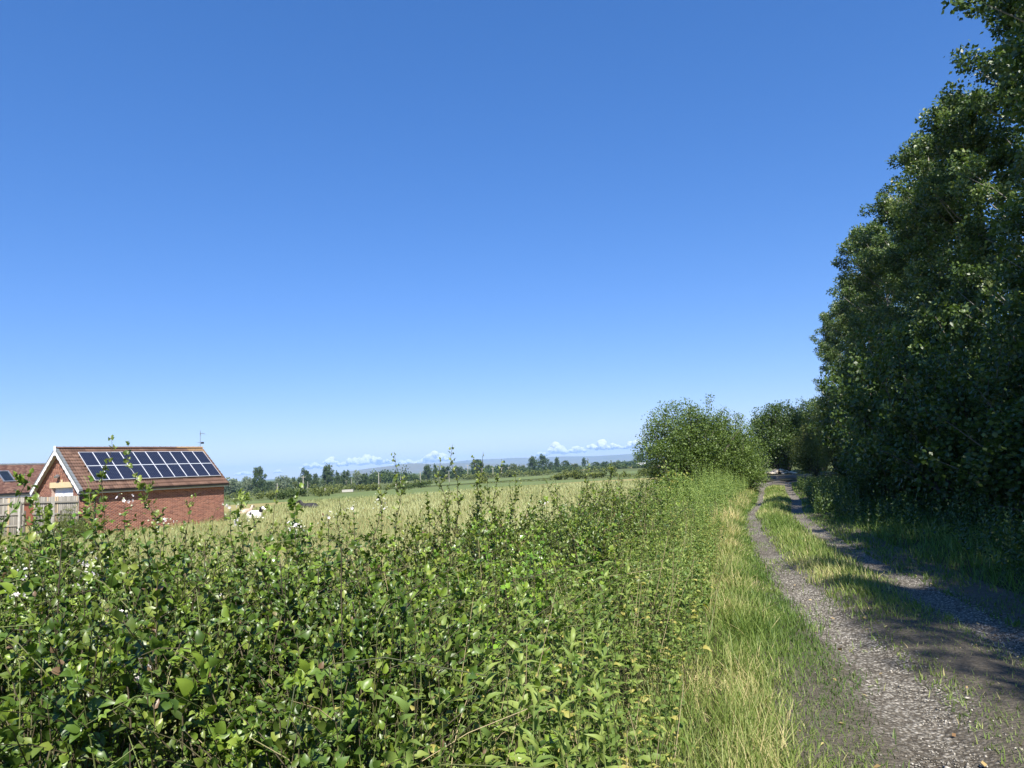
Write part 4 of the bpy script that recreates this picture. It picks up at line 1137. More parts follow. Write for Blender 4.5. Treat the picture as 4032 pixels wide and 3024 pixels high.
# dry verge units and bargeboards on both slopes of the near gable
for sg in (0, 1):
    def yy_(y): return GW - y if sg else y
    for k in range(NR):
        s0, s1 = SL - k * gauge, SL - (k + 1) * gauge
        (ya, za), (yb, zb) = slope(s0 + .02), slope(s1)
        mb = MB(); xs0, xs1 = RX0 - .02, RX0 + .13
        vv = []
        for xs in (xs0, xs1):
            vv += [(xs, yy_(ya), za - .10), (xs, yy_(yb), zb - .10), (xs, yy_(yb), zb + .035), (xs, yy_(ya), za + .06)]
        mb.add(vv, [(0, 1, 2, 3), (7, 6, 5, 4), (0, 4, 5, 1), (1, 5, 6, 2), (2, 6, 7, 3), (3, 7, 4, 0)])
        mb.obj('verge_tile', M['verge'], roof)
    # scalloped bargeboard: upper edge along the slope, lower edge in waves
    m_ = 84; pts_u, pts_l = [], []
    for k in range(m_ + 1):
        s_ = SL * k / m_
        ph = (s_ / SL * 8.5) % 1.0
        dep = .13 + .07 * math.sqrt(max(0, 1 - (2 * ph - 1) ** 2))
        if s_ > SL - .30: dep = .20
        yu, zu = slope(s_, -.07); yl, zl = slope(s_, -.07 - dep)
        yl = min(yl, GW / 2)
        if yl >= GW / 2 - 1e-6: zl = zu - dep / ct + (GW / 2 - yu) * 0
        pts_u.append((yy_(yu if yu < GW / 2 else GW / 2), zu)); pts_l.append((yy_(yl), zl))
    mb = MB(); n_ = m_ + 1
    vv = []
    for xs in (RX0 - .035, RX0 - .005):
        vv += [(xs, y_, z_) for y_, z_ in pts_u] + [(xs, y_, z_) for y_, z_ in pts_l]
    ff = [(k, k + 1, n_ + k + 1, n_ + k) for k in range(m_)] + [(2 * n_ + k, 3 * n_ + k, 3 * n_ + k + 1, 2 * n_ + k + 1) for k in range(m_)] + [(n_ + k, n_ + k + 1, 3 * n_ + k + 1, 3 * n_ + k) for k in range(m_)]
    mb.add(vv, ff); mb.obj('bargeboard', M['white'], roof)
    # soffit under the gable overhang
    (ya, za), (yb, zb) = slope(SL, -.09), slope(0, -.09)
    MB().add([(RX0 - .004, yy_(ya), za), (GLX + .01, yy_(ya), za), (GLX + .01, yy_(yb), zb), (RX0 - .004, yy_(yb), zb)], [(0, 1, 2, 3)]).obj('soffit', M['soffit'], roof)
MB().box((RX0 - .05, GW / 2 - .09, ZR - .18), (RX0 - .02, GW / 2 + .09, ZR + .12)).obj('apex_cap', M['white'], roof)
# eaves: fascia, soffit, gutter, downpipe
ye, zee = slope(SL)
MB().box((GLX - .30, ye + .03, zee - .22), (RX1, ye + .055, zee - .04)).obj('fascia', M['fascia'], garage)
MB().box((GLX - .30, ye + .056, zee - .21), (RX1 - .01, -.002, zee - .19)).obj('soffit', M['soffit'], garage)
gp = [(ye + .028 - .11 * (1 - math.cos(a)) / 2 * 1.0, zee - .055 - .085 * math.sin(a)) for a in np.linspace(0, math.pi, 8)]
MB().prism([(y_, z_) for y_, z_ in gp], 0, GLX - .34, RX1 + .06).obj('gutter', M['gutter'], garage)
MB().tube([(GLX + .55, ye - .02, zee - .12), (GLX + .55, ye + .02, zee - .3), (GLX + .62, -.06, zee - .55), (GLX + .62, -.06, ZB)], .04, 8).obj('downpipe', M['black'], garage)
# lintel with keystone, roller door, lamp
xo = GLX - .012
lt = MB().box((xo - .015, D0 - .22, DH), (xo + .06, D1 + .22, DH + .32)).obj('lintel', M['sandstone'], garage)
MB().box((xo - .035, (D0 + D1) / 2 - .1, DH - .0), (xo - .016, (D0 + D1) / 2 + .1, DH + .46)).obj('keystone', M['sandstone'], lt)
door = MB().box((GLX + .20, D0, ZB), (GLX + .24, D1, DH)).obj('garage_door', M['white'], garage)
for k in range(26):
    z_ = ZB + k * .1025
    MB().add([(GLX + .199, D0 + .02, z_ + .004), (GLX + .199, D1 - .02, z_ + .004), (GLX + .178, D1 - .02, z_ + .02), (GLX + .178, D0 + .02, z_ + .02), (GLX + .178, D1 - .02, z_ + .08), (GLX + .178, D0 + .02, z_ + .08), (GLX + .199, D1 - .02, z_ + .096), (GLX + .199, D0 + .02, z_ + .096)], [(3, 2, 1, 0), (5, 4, 2, 3), (7, 6, 4, 5)]).obj('slat', M['white'], door)
lamp = MB().box((GLX - .16, GW / 2 - .02, DH + 0.62), (GLX, GW / 2 + .06, DH + 0.70)).obj('wall_lamp', M['black'], garage)
MB().add([(GLX - .26, GW / 2 - .14, DH + 0.66), (GLX - .26, GW / 2 + .16, DH + 0.66), (GLX - .10, GW / 2 + .16, DH + 0.76), (GLX - .10, GW / 2 - .14, DH + 0.76), (GLX - .22, GW / 2 - .14, DH + 0.56), (GLX - .22, GW / 2 + .16, DH + 0.56), (GLX - .08, GW / 2 + .16, DH + 0.64), (GLX - .08, GW / 2 - .14, DH + 0.64)], BOXF).obj('lamp_head', M['steel'], lamp)
# solar panels
PX0, PX1, PN = GLX + .72, -.16, 10
PW = (PX1 - PX0) / PN
PH = 1.30
cellm = MB().add([(.022, .022, 0), (PW - .03, .022, 0), (PW - .03, PH - .03, 0), (.022, PH - .03, 0)], [(0, 1, 2, 3)]).mesh('cell_sheet', M['cells'])
fr = MB()
fr.box((.0, .0, -.035), (PW - .008, .022, .006)); fr.box((.0, PH - .030, -.035), (PW - .008, PH - .008, .006))
fr.box((.0, .023, -.035), (.022, PH - .031, .006)); fr.box((PW - .030, .023, -.035), (PW - .008, PH - .031, .006))
frm = fr.mesh('frame', M['alu'])
backm = MB().box((.04, .04, -.03), (PW - .05, PH - .05, -.004)).mesh('solar_panel', M['black'])
for r_ in range(2):
    y0, z0 = slope(SL - .62 - r_ * PH, .14)
    for c_ in range(PN):
        p = link('solar_panel', backm, garage, mw=Matrix.Translation((PX0 + c_ * PW, y0, z0)) @ TR)
        link('frame', frm, p); link('cell_sheet', cellm, p)
for s_ in (.70, 1.55, 2.0, 2.85):
    y0, z0 = slope(SL - s_, .075)
    link('mounting_rail', MB().box((PX0 - .05, -.02, -.03), (PX1 + .05, .02, .03)).mesh('mounting_rail', M['black']), garage, mw=Matrix.Translation((0, y0, z0)) @ TR)
# television aerial
ae = MB().tube([(-.02, GW / 2, ZR - .3), (-.02, GW / 2, ZR + 1.02)], .018, 6).obj('aerial', M['steel'], garage)
mb = MB().tube([(-.1, GW / 2, ZR + 1.0), (.75, GW / 2 + .55, ZR + .98)], .009, 5)
for k in range(12):
    t_ = .12 + .8 * k / 12; c_ = np.array([-.1 + .85 * t_, GW / 2 + .55 * t_, ZR + 1.0]); d_ = np.array([-.54, .84, 0]) * .07
    mb.tube([c_ - d_, c_ + d_], .004, 4)
mb.obj('boom', M['steel'], ae)
MB().tube([(.0, GW / 2 + .05, ZR + .78), (.06, GW / 2 + .05, ZR + 1.0), (.0, GW / 2 + .05, ZR + 1.22)], .014, 4).obj('reflector', M['steel'], ae)
MB().tube([(-.42, GW / 2 - .25, ZR + .34), (.22, GW / 2 + .13, ZR + .34)], .012, 5).obj('boom', M['steel'], ae)
MB().box((.12, GW / 2 + .05, ZR + .28), (.30, GW / 2 + .14, ZR + .40)).obj('junction_box', M['black'], ae)

# bungalow behind the garage
M['plaintile'] = tinted('dark_red_plain_tile', [(0, (.10, .052, .042)), (.5, (.15, .08, .062)), (1, (.22, .13, .095))], .8, .2, 10, .4)
bung = empty('bungalow', (-35.85, 54.0, 0), 1.00314)
tag(bung, 'brick bungalow with red tiled roof and roof window behind the garage', 'house')
BX0, BX1, BYE, BYR, BZE, BZR = -13.0, 6.5, -.4, 2.95, 1.52, 3.68
MB().box((BX0, 0, ZB), (BX1 - .4, 5.9, BZE)).obj('wall', M['brick'], bung)
for m_ in (bung.children[0].data,):
    a_ = m_.attributes.new('tint', 'FLOAT', 'POINT'); a_.data.foreach_set('value', np.full(8, .5, np.float32))
bp_ = math.atan2(BZR - BZE, BYR - BYE); bl = math.hypot(BZR - BZE, BYR - BYE)
dk = MB().add([(BX0, BYE, BZE - .02), (BX1, BYE, BZE - .02), (BX1, BYR, BZR - .02), (BX0, BYR, BZR - .02)], [(0, 1, 2, 3)]).add([(BX0, 2 * BYR - BYE, BZE - .02), (BX1, 2 * BYR - BYE, BZE - .02), (BX1, BYR, BZR - .02), (BX0, BYR, BZR - .02)], [(3, 2, 1, 0)])
broof = dk.obj('roof', M['plaintile'], bung)
a_ = broof.data.attributes.new('tint', 'FLOAT', 'POINT'); a_.data.foreach_set('value', np.full(8, .3, np.float32))
# plain tiles: one shared course mesh per row would be a line at this distance, so each course is one lapped strip of tiles
Vt, Ft, Tt, ot = [], [], [], 0
ncs = 30; gg = bl / ncs
for r_ in range(ncs):
    s0 = r_ * gg
    for c_ in range(int((BX1 + 9.0) / .17)):
        x0_ = -9.0 + c_ * .17 + (.085 if r_ % 2 else 0)
        q = []
        for (dx, ds, dn) in ((0, 0, .028), (.164, 0, .028), (.164, gg + .03, .006), (0, gg + .03, .006), (0, 0, .010), (.164, 0, .010)):
            q.append((x0_ + dx, BYE + (s0 + ds) * math.cos(bp_) - dn * math.sin(bp_), BZE + (s0 + ds) * math.sin(bp_) + dn * math.cos(bp_)))
        Vt.append(np.array(q)); Ft.append(np.array([(0, 1, 2), (0, 2, 3), (4, 5, 1), (4, 1, 0)]) + ot); ot += 6; Tt.append(np.full(6, rb.random()))
o = link('tile_field', mesh('tile_field', np.concatenate(Vt), np.concatenate(Ft), M['plaintile'], tint=np.concatenate(Tt)), broof); o['kind'] = 'stuff'
mb = MB().tube([(BX0, BYR, BZR - .02), (BX1, BYR, BZR - .02)], .11, 8).obj('ridge', M['verge'], broof)
MB().box((BX0, BYE - .10, BZE - .12), (BX1, BYE - .005, BZE - .015)).obj('gutter', M['gutter'], bung)
MB().box((BX0, BYE, BZE - .32), (BX1, BYE + .03, BZE - .13)).obj('fascia', M['fascia'], bung)
MB().box((BX0, BYE + .031, BZE - .31), (BX1, -.001, BZE - .28)).obj('soffit', M['soffit'], bung)
MB().box((-2.6, -.03, .72), (-.2, .0, 1.0)).obj('lintel', M['sandstone'], bung)
M['glass'] = plain('dark_window_glass', [(.3, (.012, .016, .022)), (.7, (.02, .026, .034))], 2, .06, spec=.6)
def onroof(x_, s_, n_): return (x_, BYE + s_ * math.cos(bp_) - n_ * math.sin(bp_), BZE + s_ * math.sin(bp_) + n_ * math.cos(bp_))
win = MB()
WX0, WX1, WS0, WS1 = -1.6, -.8, 1.45, 2.95
for (xa, xb, sa, sb) in ((WX0, WX0 + .08, WS0, WS1), (WX1 - .08, WX1, WS0, WS1), (WX0 + .081, WX1 - .081, WS0, WS0 + .08), (WX0 + .081, WX1 - .081, WS1 - .08, WS1)):
    win.add([onroof(xa, sa, .02), onroof(xb, sa, .02), onroof(xb, sb, .02), onroof(xa, sb, .02), onroof(xa, sa, .11), onroof(xb, sa, .11), onroof(xb, sb, .11), onroof(xa, sb, .11)], BOXF)
w_ = win.obj('roof_window', M['steel'], bung)
MB().add([onroof(WX0 + .081, WS0 + .081, .07), onroof(WX1 - .081, WS0 + .081, .07), onroof(WX1 - .081, WS1 - .081, .07), onroof(WX0 + .081, WS1 - .081, .07)], [(0, 1, 2, 3)]).obj('pane', M['glass'], w_)

# close-boarded fences
M['oldwood'] = tinted('weathered_fence_board', [(0, (.17, .155, .13)), (.5, (.27, .25, .215)), (.9, (.36, .33, .28)), (1, (.45, .33, .19))], .9, .1, 6, .5)
M['post'] = plain('concrete_post', [(.3, (.33, .31, .27)), (.7, (.46, .44, .39))], 8, .9)
bd = [MB().box((0, 0, 0), (.118, .022, 1.0)).v[0] for _ in range(1)][0]
bdf = np.array([t_ for q in BOXF for t_ in ((q[0], q[1], q[2]), (q[0], q[2], q[3]))])
boards = [mesh('board', bd, bdf, M['oldwood'], tint=np.full(8, q)) for q in (.1, .3, .45, .6, .75, 1.0)]
def fence(label, a, b, z0, h, posts, name='board_fence'):
    a = np.array(a); b = np.array(b); L = np.hypot(*(b - a)); rz = math.atan2(b[1] - a[1], b[0] - a[0])
    e = tag(empty(name, (a[0], a[1], z0), rz), label, 'fence', 'grey board fences by the garage')
    n_ = int(L / .112)
    for k in range(n_):
        q = int(rb.integers(5)) if rb.random() > .06 else 5
        hh = h + rb.normal(0, .012)
        link('board', boards[q], e, mw=Matrix.Translation((k * .112, (k % 2) * .012, 0)) @ Matrix.Diagonal((1, 1, hh, 1)))
    for z_ in (h - 1.62, h - .98, h - .34):
        me = MB().box((0, -.06, z_), (L, -.002, z_ + .085)).mesh('rail', M['oldwood'])
        a_ = me.attributes.new('tint', 'FLOAT', 'POINT'); a_.data.foreach_set('value', np.full(8, .5, np.float32))
        link('rail', me, e)
    for px_ in posts:
        MB().box((px_ - .06, -.19, 0), (px_ + .06, -.062, h - .26)).obj('post', M['post'], e)
    return e
fence('long grey board fence at the left edge, left of the gap', (-36.5, 42.9), (-28.55, 42.3), ZB, 2.2, (2.6, 5.2, 7.82))
fence('short grey board fence in front of the garage door', (-27.75, 41.9), (-23.5, 39.15), ZB, 2.2, (2.55,))
for i, (x_, y_, h_) in enumerate([(-28.1, 41.7, 1.45), (-26.2, 40.6, 1.2), (-24.75, 39.6, 1.45)]):
    tag(MB().tube([(x_, y_, ZB - .1), (x_ + .02, y_, ZB + h_)], [.06, .05], 7).obj('fence_post', M['bark']), ['thin round post in the gap between the two fences', 'short round post before the short fence', 'round post before the right end of the short fence'][i], 'post', 'round wooden posts')
bush('hedge_bush', 'low twiggy grey green bush at the near corner of the garage', -23.6, 38.9, 1.7, .8, 1.05, M['oliveleaf'], 51, 110, 90, .05, cat='bush', base=.3, twigs=12, rmin=.14, rmax=.3, rz=-.5)

# ------------------------------------------------------------------ far trees, hedgerows, poles
def far_tree_mesh(seed, kind):
    """unit tree: height 1, crown width 1"""
    rg = np.random.default_rng(seed)
    cl = []
    n_ = 90
    for i in range(n_):
        if kind == 'p':
            t = rg.random() ** .8; z = .10 + .84 * t
            r_ = .42 * np.interp(z, [.08, .25, .6, .85, 1.0], [.75, 1.0, .95, .6, .15])
        else:
            t = rg.random() ** .8; z = .08 + .84 * t
            r_ = .44 * np.interp(z, [.05, .2, .5, .8, .95], [.8, 1.0, 1.0, .72, .25])
        a = rg.random() * 6.283; q = rg.random() ** .4
        b = 1 + .30 * vnoise(np.array([[math.cos(a) * 1.6 + seed, math.sin(a) * 1.6, z * 4]]), seed)[0]
        cl.append((math.cos(a) * r_ * q * b, math.sin(a) * r_ * q * b, z * (1 + .06 * rg.normal()), rg.uniform(.05, .10)))
    cl = np.array(cl)
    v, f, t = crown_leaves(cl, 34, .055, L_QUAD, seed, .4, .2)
    v[:, 2] = np.where(v[:, 2] < .0, .0, v[:, 2])
    tr = limbs([([(0, 0, -.02), (.01, 0, .3), (0, .01, .8)], [.028, .02, .006])] + [([(0, 0, .2), tuple(cl[k, :3] * .6), tuple(cl[k, :3])], [.012, .008, .003]) for k in range(0, n_, 9)], M['bark'], n=5)
    return tr, v, f, t
FT = {}
for kind, seeds, mat in (('p', (201, 202, 203), 'far_dark'), ('r', (211, 212, 213), 'far_dark'), ('w', (221, 222), 'far_willow'), ('o', (231, 232), 'far_olive')):
    FT[kind] = []
    for s_ in seeds:
        tr, v, f, t = far_tree_mesh(s_, 'p' if kind == 'p' else 'r')
        FT[kind].append((tr, mesh('crown', v, f, M[mat], tint=t)))
FAR = [(-150.3, 382.3, 9.9, 11.4, 'w'), (-162.6, 439.8, 10.5, 6.9, 'w'), (-148.8, 421.4, 14.6, 8.3, 'p'), (-149.5, 443.9, 6.9, 6.4, 'r'), (-134.6, 419.7, 9.6, 9.9, 'w'), (-152.8, 499.9, 8.5, 3.9, 'r'), (-136.9, 454.1, 5.8, 5.9, 'o'),
       (-130.9, 451.7, 12.2, 8.4, 'p'), (-127.1, 462.1, 9.3, 4.5, 'p'), (-122.1, 471.4, 14.5, 9.1, 'p'), (-114.2, 465.2, 9.8, 3.9, 'p'), (-107.8, 462.1, 10.4, 7.3, 'r'), (-99.0, 453.5, 9.9, 5.9, 'w'), (-95.7, 456.6, 7.6, 5.9, 'r'), (-89.2, 452.9, 5.3, 5.9, 'r'),
       (-69.4, 569.0, 11.4, 8.2, 'p'), (-63.3, 569.8, 11.2, 4.0, 'p'), (-53.6, 557.7, 9.4, 11.4, 'r'), (-52.1, 642.5, 9.3, 12.4, 'r'), (-33.4, 623.1, 13.6, 13.3, 'r'), (-29.9, 806.1, 9.5, 14.1, 'o'), (-11.0, 660.8, 8.9, 10.7, 'r'), (-2.9, 714.9, 9.1, 9.3, 'o'), (6.9, 778.6, 7.3, 9.0, 'o'),
       (15.9, 695.1, 14.4, 10.2, 'p'), (27.7, 751.1, 15.6, 12.6, 'p'), (36.6, 751.1, 9.1, 5.8, 'r'), (44.2, 783.9, 13.3, 6.6, 'p'), (53.9, 794.4, 9.6, 10.0, 'r'), (68.4, 839.1, 6.1, 10.0, 'o'), (97.2, 1040.2, 13.7, 7.3, 'p'), (80.8, 741.1, 6.4, 9.9, 'r'), (90.4, 735.2, 6.4, 10.3, 'r'), (100.2, 741.1, 5.4, 8.3, 'o'), (186.3, 1089.9, 15.1, 13.0, 'r')]
NUM = ['first', 'second', 'third', 'fourth', 'fifth', 'sixth', 'seventh', 'eighth', 'ninth', 'tenth', 'eleventh', 'twelfth', 'thirteenth', 'fourteenth', 'fifteenth', 'sixteenth', 'seventeenth', 'eighteenth']
KW = {'p': ('poplar_tree', 'tall dark poplar'), 'r': ('broadleaf_tree', 'rounded dark green tree'), 'w': ('willow_tree', 'pale grey green willow'), 'o': ('broadleaf_tree', 'olive green tree')}
for i, (x_, y_, h_, w_, k) in enumerate(FAR):
    half = i < 18
    where = f'{NUM[i]} tree right of the garage in the far treeline' if half else f'{NUM[len(FAR) - 1 - i]} tree left of the big hawthorn in the far treeline'
    e = tag(empty(KW[k][0], (x_, y_, zgf(x_, y_) - .1), i * 2.1), f'{KW[k][1]}, {where}', 'tree', 'far treeline beyond the fields')
    e.scale = (w_ * 1.25, w_ * 1.25, h_ * 1.05)
    tr, cr = FT[k][i % len(FT[k])]
    link('trunk', tr, e); link('crown', cr, e)

def hedgerow(name, label, line, h, wd, dens, mat, seed, cat='hedge', group='far hedgerows', lsize=.5, kind=None, gap=None):
    rg = np.random.default_rng(seed)
    l = np.array(line, float); d = np.r_[0, np.cumsum(np.hypot(*np.diff(l, axis=0).T))]
    n_ = max(8, int(d[-1] * dens)); t = np.sort(rg.random(n_)) * d[-1]
    p = np.c_[np.interp(t, d, l[:, 0]), np.interp(t, d, l[:, 1])] + rg.normal(0, wd * .35, (n_, 2))
    hv = h * (1 + .40 * vnoise(np.c_[t / (h * 3.0), np.zeros(n_)], seed) + .2 * rg.normal(0, 1, n_))
    if gap is not None: hv = hv * np.where(vnoise(np.c_[t / (h * 7), np.full(n_, 5.)], seed + 3) < gap, .15, 1)
    hv = np.maximum(hv, h * .12)
    cl = np.c_[p, zg(p[:, 0], p[:, 1]) + hv * rg.uniform(.25, .75, n_), np.maximum(hv * .35, .12)]
    v, f, t_ = crown_leaves(cl, 26, lsize, L_QUAD, seed, .5, .2)
    o = link(name, mesh(name, v, f, mat, tint=t_))
    tag(o, label, cat, group, kind)
    return o
hedgerow('hedgerow', 'low dark hedgerow just beyond the straw field, right of the hedge shoots', [(-9.3, 172), (-2, 166), (6.2, 153), (13.9, 150), (18.7, 147), (30, 150)], 1.25, 1.6, 3.2, M['far_olive'], 401, lsize=.30, gap=-.75)
hedgerow('hedgerow', 'short olive hedge nearest the straw field, beside the big hawthorn', [(16.5, 124), (20, 125), (24, 126)], 1.1, 1.2, 4, M['far_olive'], 402, lsize=.25)
hedgerow('hedgerow', 'dark hedgerow along the far side of the second green field, left part', [(-38, 473), (-20, 441), (-5, 444), (4, 431)], 3.0, 3, 1.6, M['far_olive'], 403, lsize=.8)
hedgerow('hedgerow', 'dark clump of hedge in the middle of the far hedgerow', [(5, 425), (11.8, 430), (20, 418)], 2.4, 2.5, 2.0, M['far_olive'], 404, lsize=.7)
hedgerow('hedgerow', 'right part of the far hedgerow above the second green field', [(26, 405), (39, 415), (56, 412)], 2.4, 2.5, 1.8, M['far_olive'], 405, lsize=.7, gap=-.6)
hedgerow('hedgerow', 'farthest long dark hedgerow below the blue hills', [(-30, 560), (16, 525), (45, 580), (72, 558), (95, 500)], 2.8, 3, 1.4, M['far_dark'], 406, lsize=.9)
hedgerow('scrub_strip', 'rough olive scrub strip right of the garage below the willows', [(-50, 93), (-40, 94), (-34, 93), (-31, 97)], .75, 2.2, 4.5, M['far_olive'], 407, lsize=.2)
hedgerow('scrub_bush', 'small dark scrub bush right of the black and white cow', [(-30.5, 93), (-29.3, 96)], 1.1, 1.0, 12, M['far_dark'], 408, cat='bush', lsize=.2)
hedgerow('scrub_bush', 'dark scrub bush below the pale willow', [(-33.5, 106), (-30.5, 107)], 1.5, 1.0, 10, M['far_dark'], 409, cat='bush', lsize=.22)
hedgerow('scrub_bush', 'scrub bush at the foot of the branching pole', [(-28, 100), (-25.5, 101)], 1.3, 1.0, 10, M['far_olive'], 410, cat='bush', lsize=.22)
hedgerow('hedgerow', 'broken olive hedge on the rough ground below the tallest far poplar', [(-44, 142), (-36, 141), (-29, 140), (-25, 142)], 1.0, 1.6, 3.6, M['far_olive'], 411, lsize=.28, gap=-.3)
hedgerow('hedgerow', 'dark hedgerow on the slope left of the moor', [(-90, 330), (-69, 332), (-59, 358), (-45, 385)], 1.9, 2.6, 1.8, M['far_olive'], 412, lsize=.6)
hedgerow('scrub_bush', 'small dark bush on the green strip left of the white pole', [(-20, 120), (-18.3, 121)], .9, .8, 10, M['far_dark'], 413, cat='bush', lsize=.2)
hedgerow('scrub_bush', 'dark wide bush at the foot of the white pole', [(-20, 133), (-16, 134)], 1.1, .9, 8, M['far_dark'], 414, cat='bush', lsize=.22)
hedgerow('hedgerow', 'long olive hedgerow at the foot of the left far trees', [(-170, 360), (-140, 365), (-115, 395), (-88, 420)], 2.4, 5, 1.3, M['far_olive'], 415, lsize=.7)
hedgerow('wood', 'dark wood below the left end of the moor', [(-124, 590), (-114, 600), (-103, 612), (-96, 620)], 8.5, 10, 1.6, M['far_dark'], 416, cat='wood', lsize=1.6, kind='stuff', group=None)
hedgerow('wood', 'low distant wood below the highest part of the moor', [(-101, 640), (-85, 600), (-72, 590)], 5.2, 9, 1.6, M['far_dark'], 417, cat='wood', lsize=1.4, kind='stuff', group=None)
hedgerow('wood', 'low distant wood under the blue hills left of the hawthorn', [(118, 905), (150, 980), (185, 1050), (240, 1080)], 4.8, 16, 1.2, M['far_dark'], 418, cat='wood', lsize=1.8, kind='stuff', group=None)
hedgerow('wood', 'band of trees filling the middle of the far treeline', [(-70, 640), (-30, 700), (10, 780), (70, 860)], 5.5, 14, 1.0, M['far_dark'], 419, cat='wood', lsize=1.6, kind='stuff', group=None)
hedgerow('wood', 'band of trees behind the left far treeline', [(-200, 470), (-150, 520), (-110, 530), (-80, 540)], 5.5, 12, 1.1, M['far_dark'], 420, cat='wood', lsize=1.4, kind='stuff', group=None)

M['polewood'] = plain('grey_pole_wood', [(.3, (.34, .31, .26)), (.7, (.46, .43, .37))], 3, .9)
def pole(label, x_, y_, h_, arms, r_=.16):
    e = tag(empty('utility_pole', (x_, y_, zgf(x_, y_))), label, 'pole', 'utility poles across the fields')
    MB().tube([(0, 0, -.3), (0, 0, h_)], [r_, r_ * .7], 7).obj('post', M['polewood'], e)
    for z_, w_ in arms:
        a_ = MB().box((-w_, -.08, z_ - .09), (w_, .08, z_ + .09)).obj('crossarm', M['polewood'], e)
        for q in (-.9, 0, .9):
            MB().tube([(w_ * q, 0, z_ + .09), (w_ * q, 0, z_ + .32)], .06, 5).obj('insulator', M['fascia'], a_)
    return e
pole('plain pole in front of the pale willows, leftmost pole', -98.4, 300.0, 5.4, [])
p = pole('large branching pole with crossarms and a side bracket in the left treeline', -119.5, 408.7, 9.1, [(8.3, 1.3)], .26)
MB().tube([(0, 0, 3.6), (-2.1, 0, 3.6), (-2.2, 0, 5.6)], .14, 5).obj('bracket', M['polewood'], p)
pole('thin pole just right of the branching pole', -122.9, 429.4, 5.8, [], .14)
pole('thin pole below the tallest far poplar on the right side', -94.0, 415.3, 5.9, [], .14)
pole('tall pale pole standing at the straw field edge left of the moor', -43.4, 230.0, 5.0, [], .13)
pole('distant short pole below the moor', -76.2, 480.0, 4.9, [])
pole('tall pale pole in the green strip under the moor', -31.6, 240.0, 4.6, [], .12)
pole('pole left of the middle hedge shoots', -36.8, 399.0, 6.3, [], .14)
pole('leftmost of the T topped poles in front of the middle trees', -30.7, 462.7, 9.0, [(8.8, .9)])
pole('second T topped pole from the left in front of the middle trees', -23.0, 493.3, 6.3, [(6.1, .9)])
pole('third T topped pole from the left in front of the middle trees', -16.2, 510.7, 6.3, [(6.1, 1.2)], .24)
pole('fourth T topped pole from the left in front of the middle trees', -12.8, 648.5, 6.2, [(6.0, 1.4)], .3)
pole('fifth T topped pole from the left in front of the middle trees', -6.5, 656.4, 6.0, [(5.8, 1.3)], .24)
pole('rightmost T topped pole in front of the middle trees', -1.5, 771.4, 5.8, [(5.6, 1.5)], .3)
tag(MB().box((-33.1, 138.2, zgf(-32, 138)), (-31.0, 138.8, zgf(-32, 138) + .45)).obj('water_trough', M['post']), 'low pale water trough on the rough ground beyond the straw field', 'trough')
for i, (x_, y_) in enumerate([(-36.5, 139), (-34.9, 138.5), (-24, 145)]):
    tag(MB().tube([(x_, y_, zgf(x_, y_)), (x_, y_, zgf(x_, y_) + .95)], .1, 6).obj('fence_post', M['polewood']), ['leftmost small post near the water trough', 'small post just left of the water trough', 'small post right of the tall pale pole'][i], 'post', 'small posts on the rough ground')
def caravan(label, x_, y_, L, H):
    e = tag(empty('caravan', (x_, y_, zgf(x_, y_))), label, 'caravan')
    MB().prism([(-L / 2, .5), (L / 2, .5), (L / 2 + .1, H * .6), (L / 2 - .2, H), (-L / 2 + .2, H), (-L / 2 - .1, H * .6)], 1, -1.1, 1.1).obj('body', M['white'], e)
    MB().box((-L * .3, -1.12, H * .55), (L * .3, -1.101, H * .8)).obj('window', M['glass'], e)
    for q in (-.5, .5): MB().tube([(q, -.95, .3), (q, .95, .3)], .3, 10).obj('wheel', M['black'], e)
caravan('tiny white caravan by the distant short pole', -90.5, 575.0, 3.6, 2.4)
caravan('tiny white caravan at the foot of the hills beside the hawthorn', 159.0, 925.0, 12.0, 3.0)

# ------------------------------------------------------------------ cows lying in the meadow
def cow_material(name, white, black, blobs, ns, thr):
    m, nt, b = nodes(name)
    c = coords(nt, 'Object')
    n_ = noise(nt, ns, 2, .5, c)
    fac = nt.nodes.new('ShaderNodeMath'); fac.operation = 'GREATER_THAN'; fac.inputs[1].default_value = thr
    nt.links.new(n_, fac.inputs[0]); f = fac.outputs[0]
    for (cx, cy, cz, r_) in blobs:
        d = nt.nodes.new('ShaderNodeVectorMath'); d.operation = 'DISTANCE'; d.inputs[1].default_value = (cx, cy, cz); nt.links.new(c, d.inputs[0])
        lt_ = nt.nodes.new('ShaderNodeMath'); lt_.operation = 'LESS_THAN'; lt_.inputs[1].default_value = r_; nt.links.new(d.outputs['Value'], lt_.inputs[0])
        mx_ = nt.nodes.new('ShaderNodeMath'); mx_.operation = 'MAXIMUM'; nt.links.new(f, mx_.inputs[0]); nt.links.new(lt_.outputs[0], mx_.inputs[1]); f = mx_.outputs[0]
    mx = nt.nodes.new('ShaderNodeMix'); mx.data_type = 'RGBA'; mx.inputs[6].default_value = (*white, 1); mx.inputs[7].default_value = (*black, 1)
    nt.links.new(f, mx.inputs[0]); nt.links.new(mx.outputs[2], b.inputs['Base Color'])
    b.inputs['Roughness'].default_value = .7
    return m
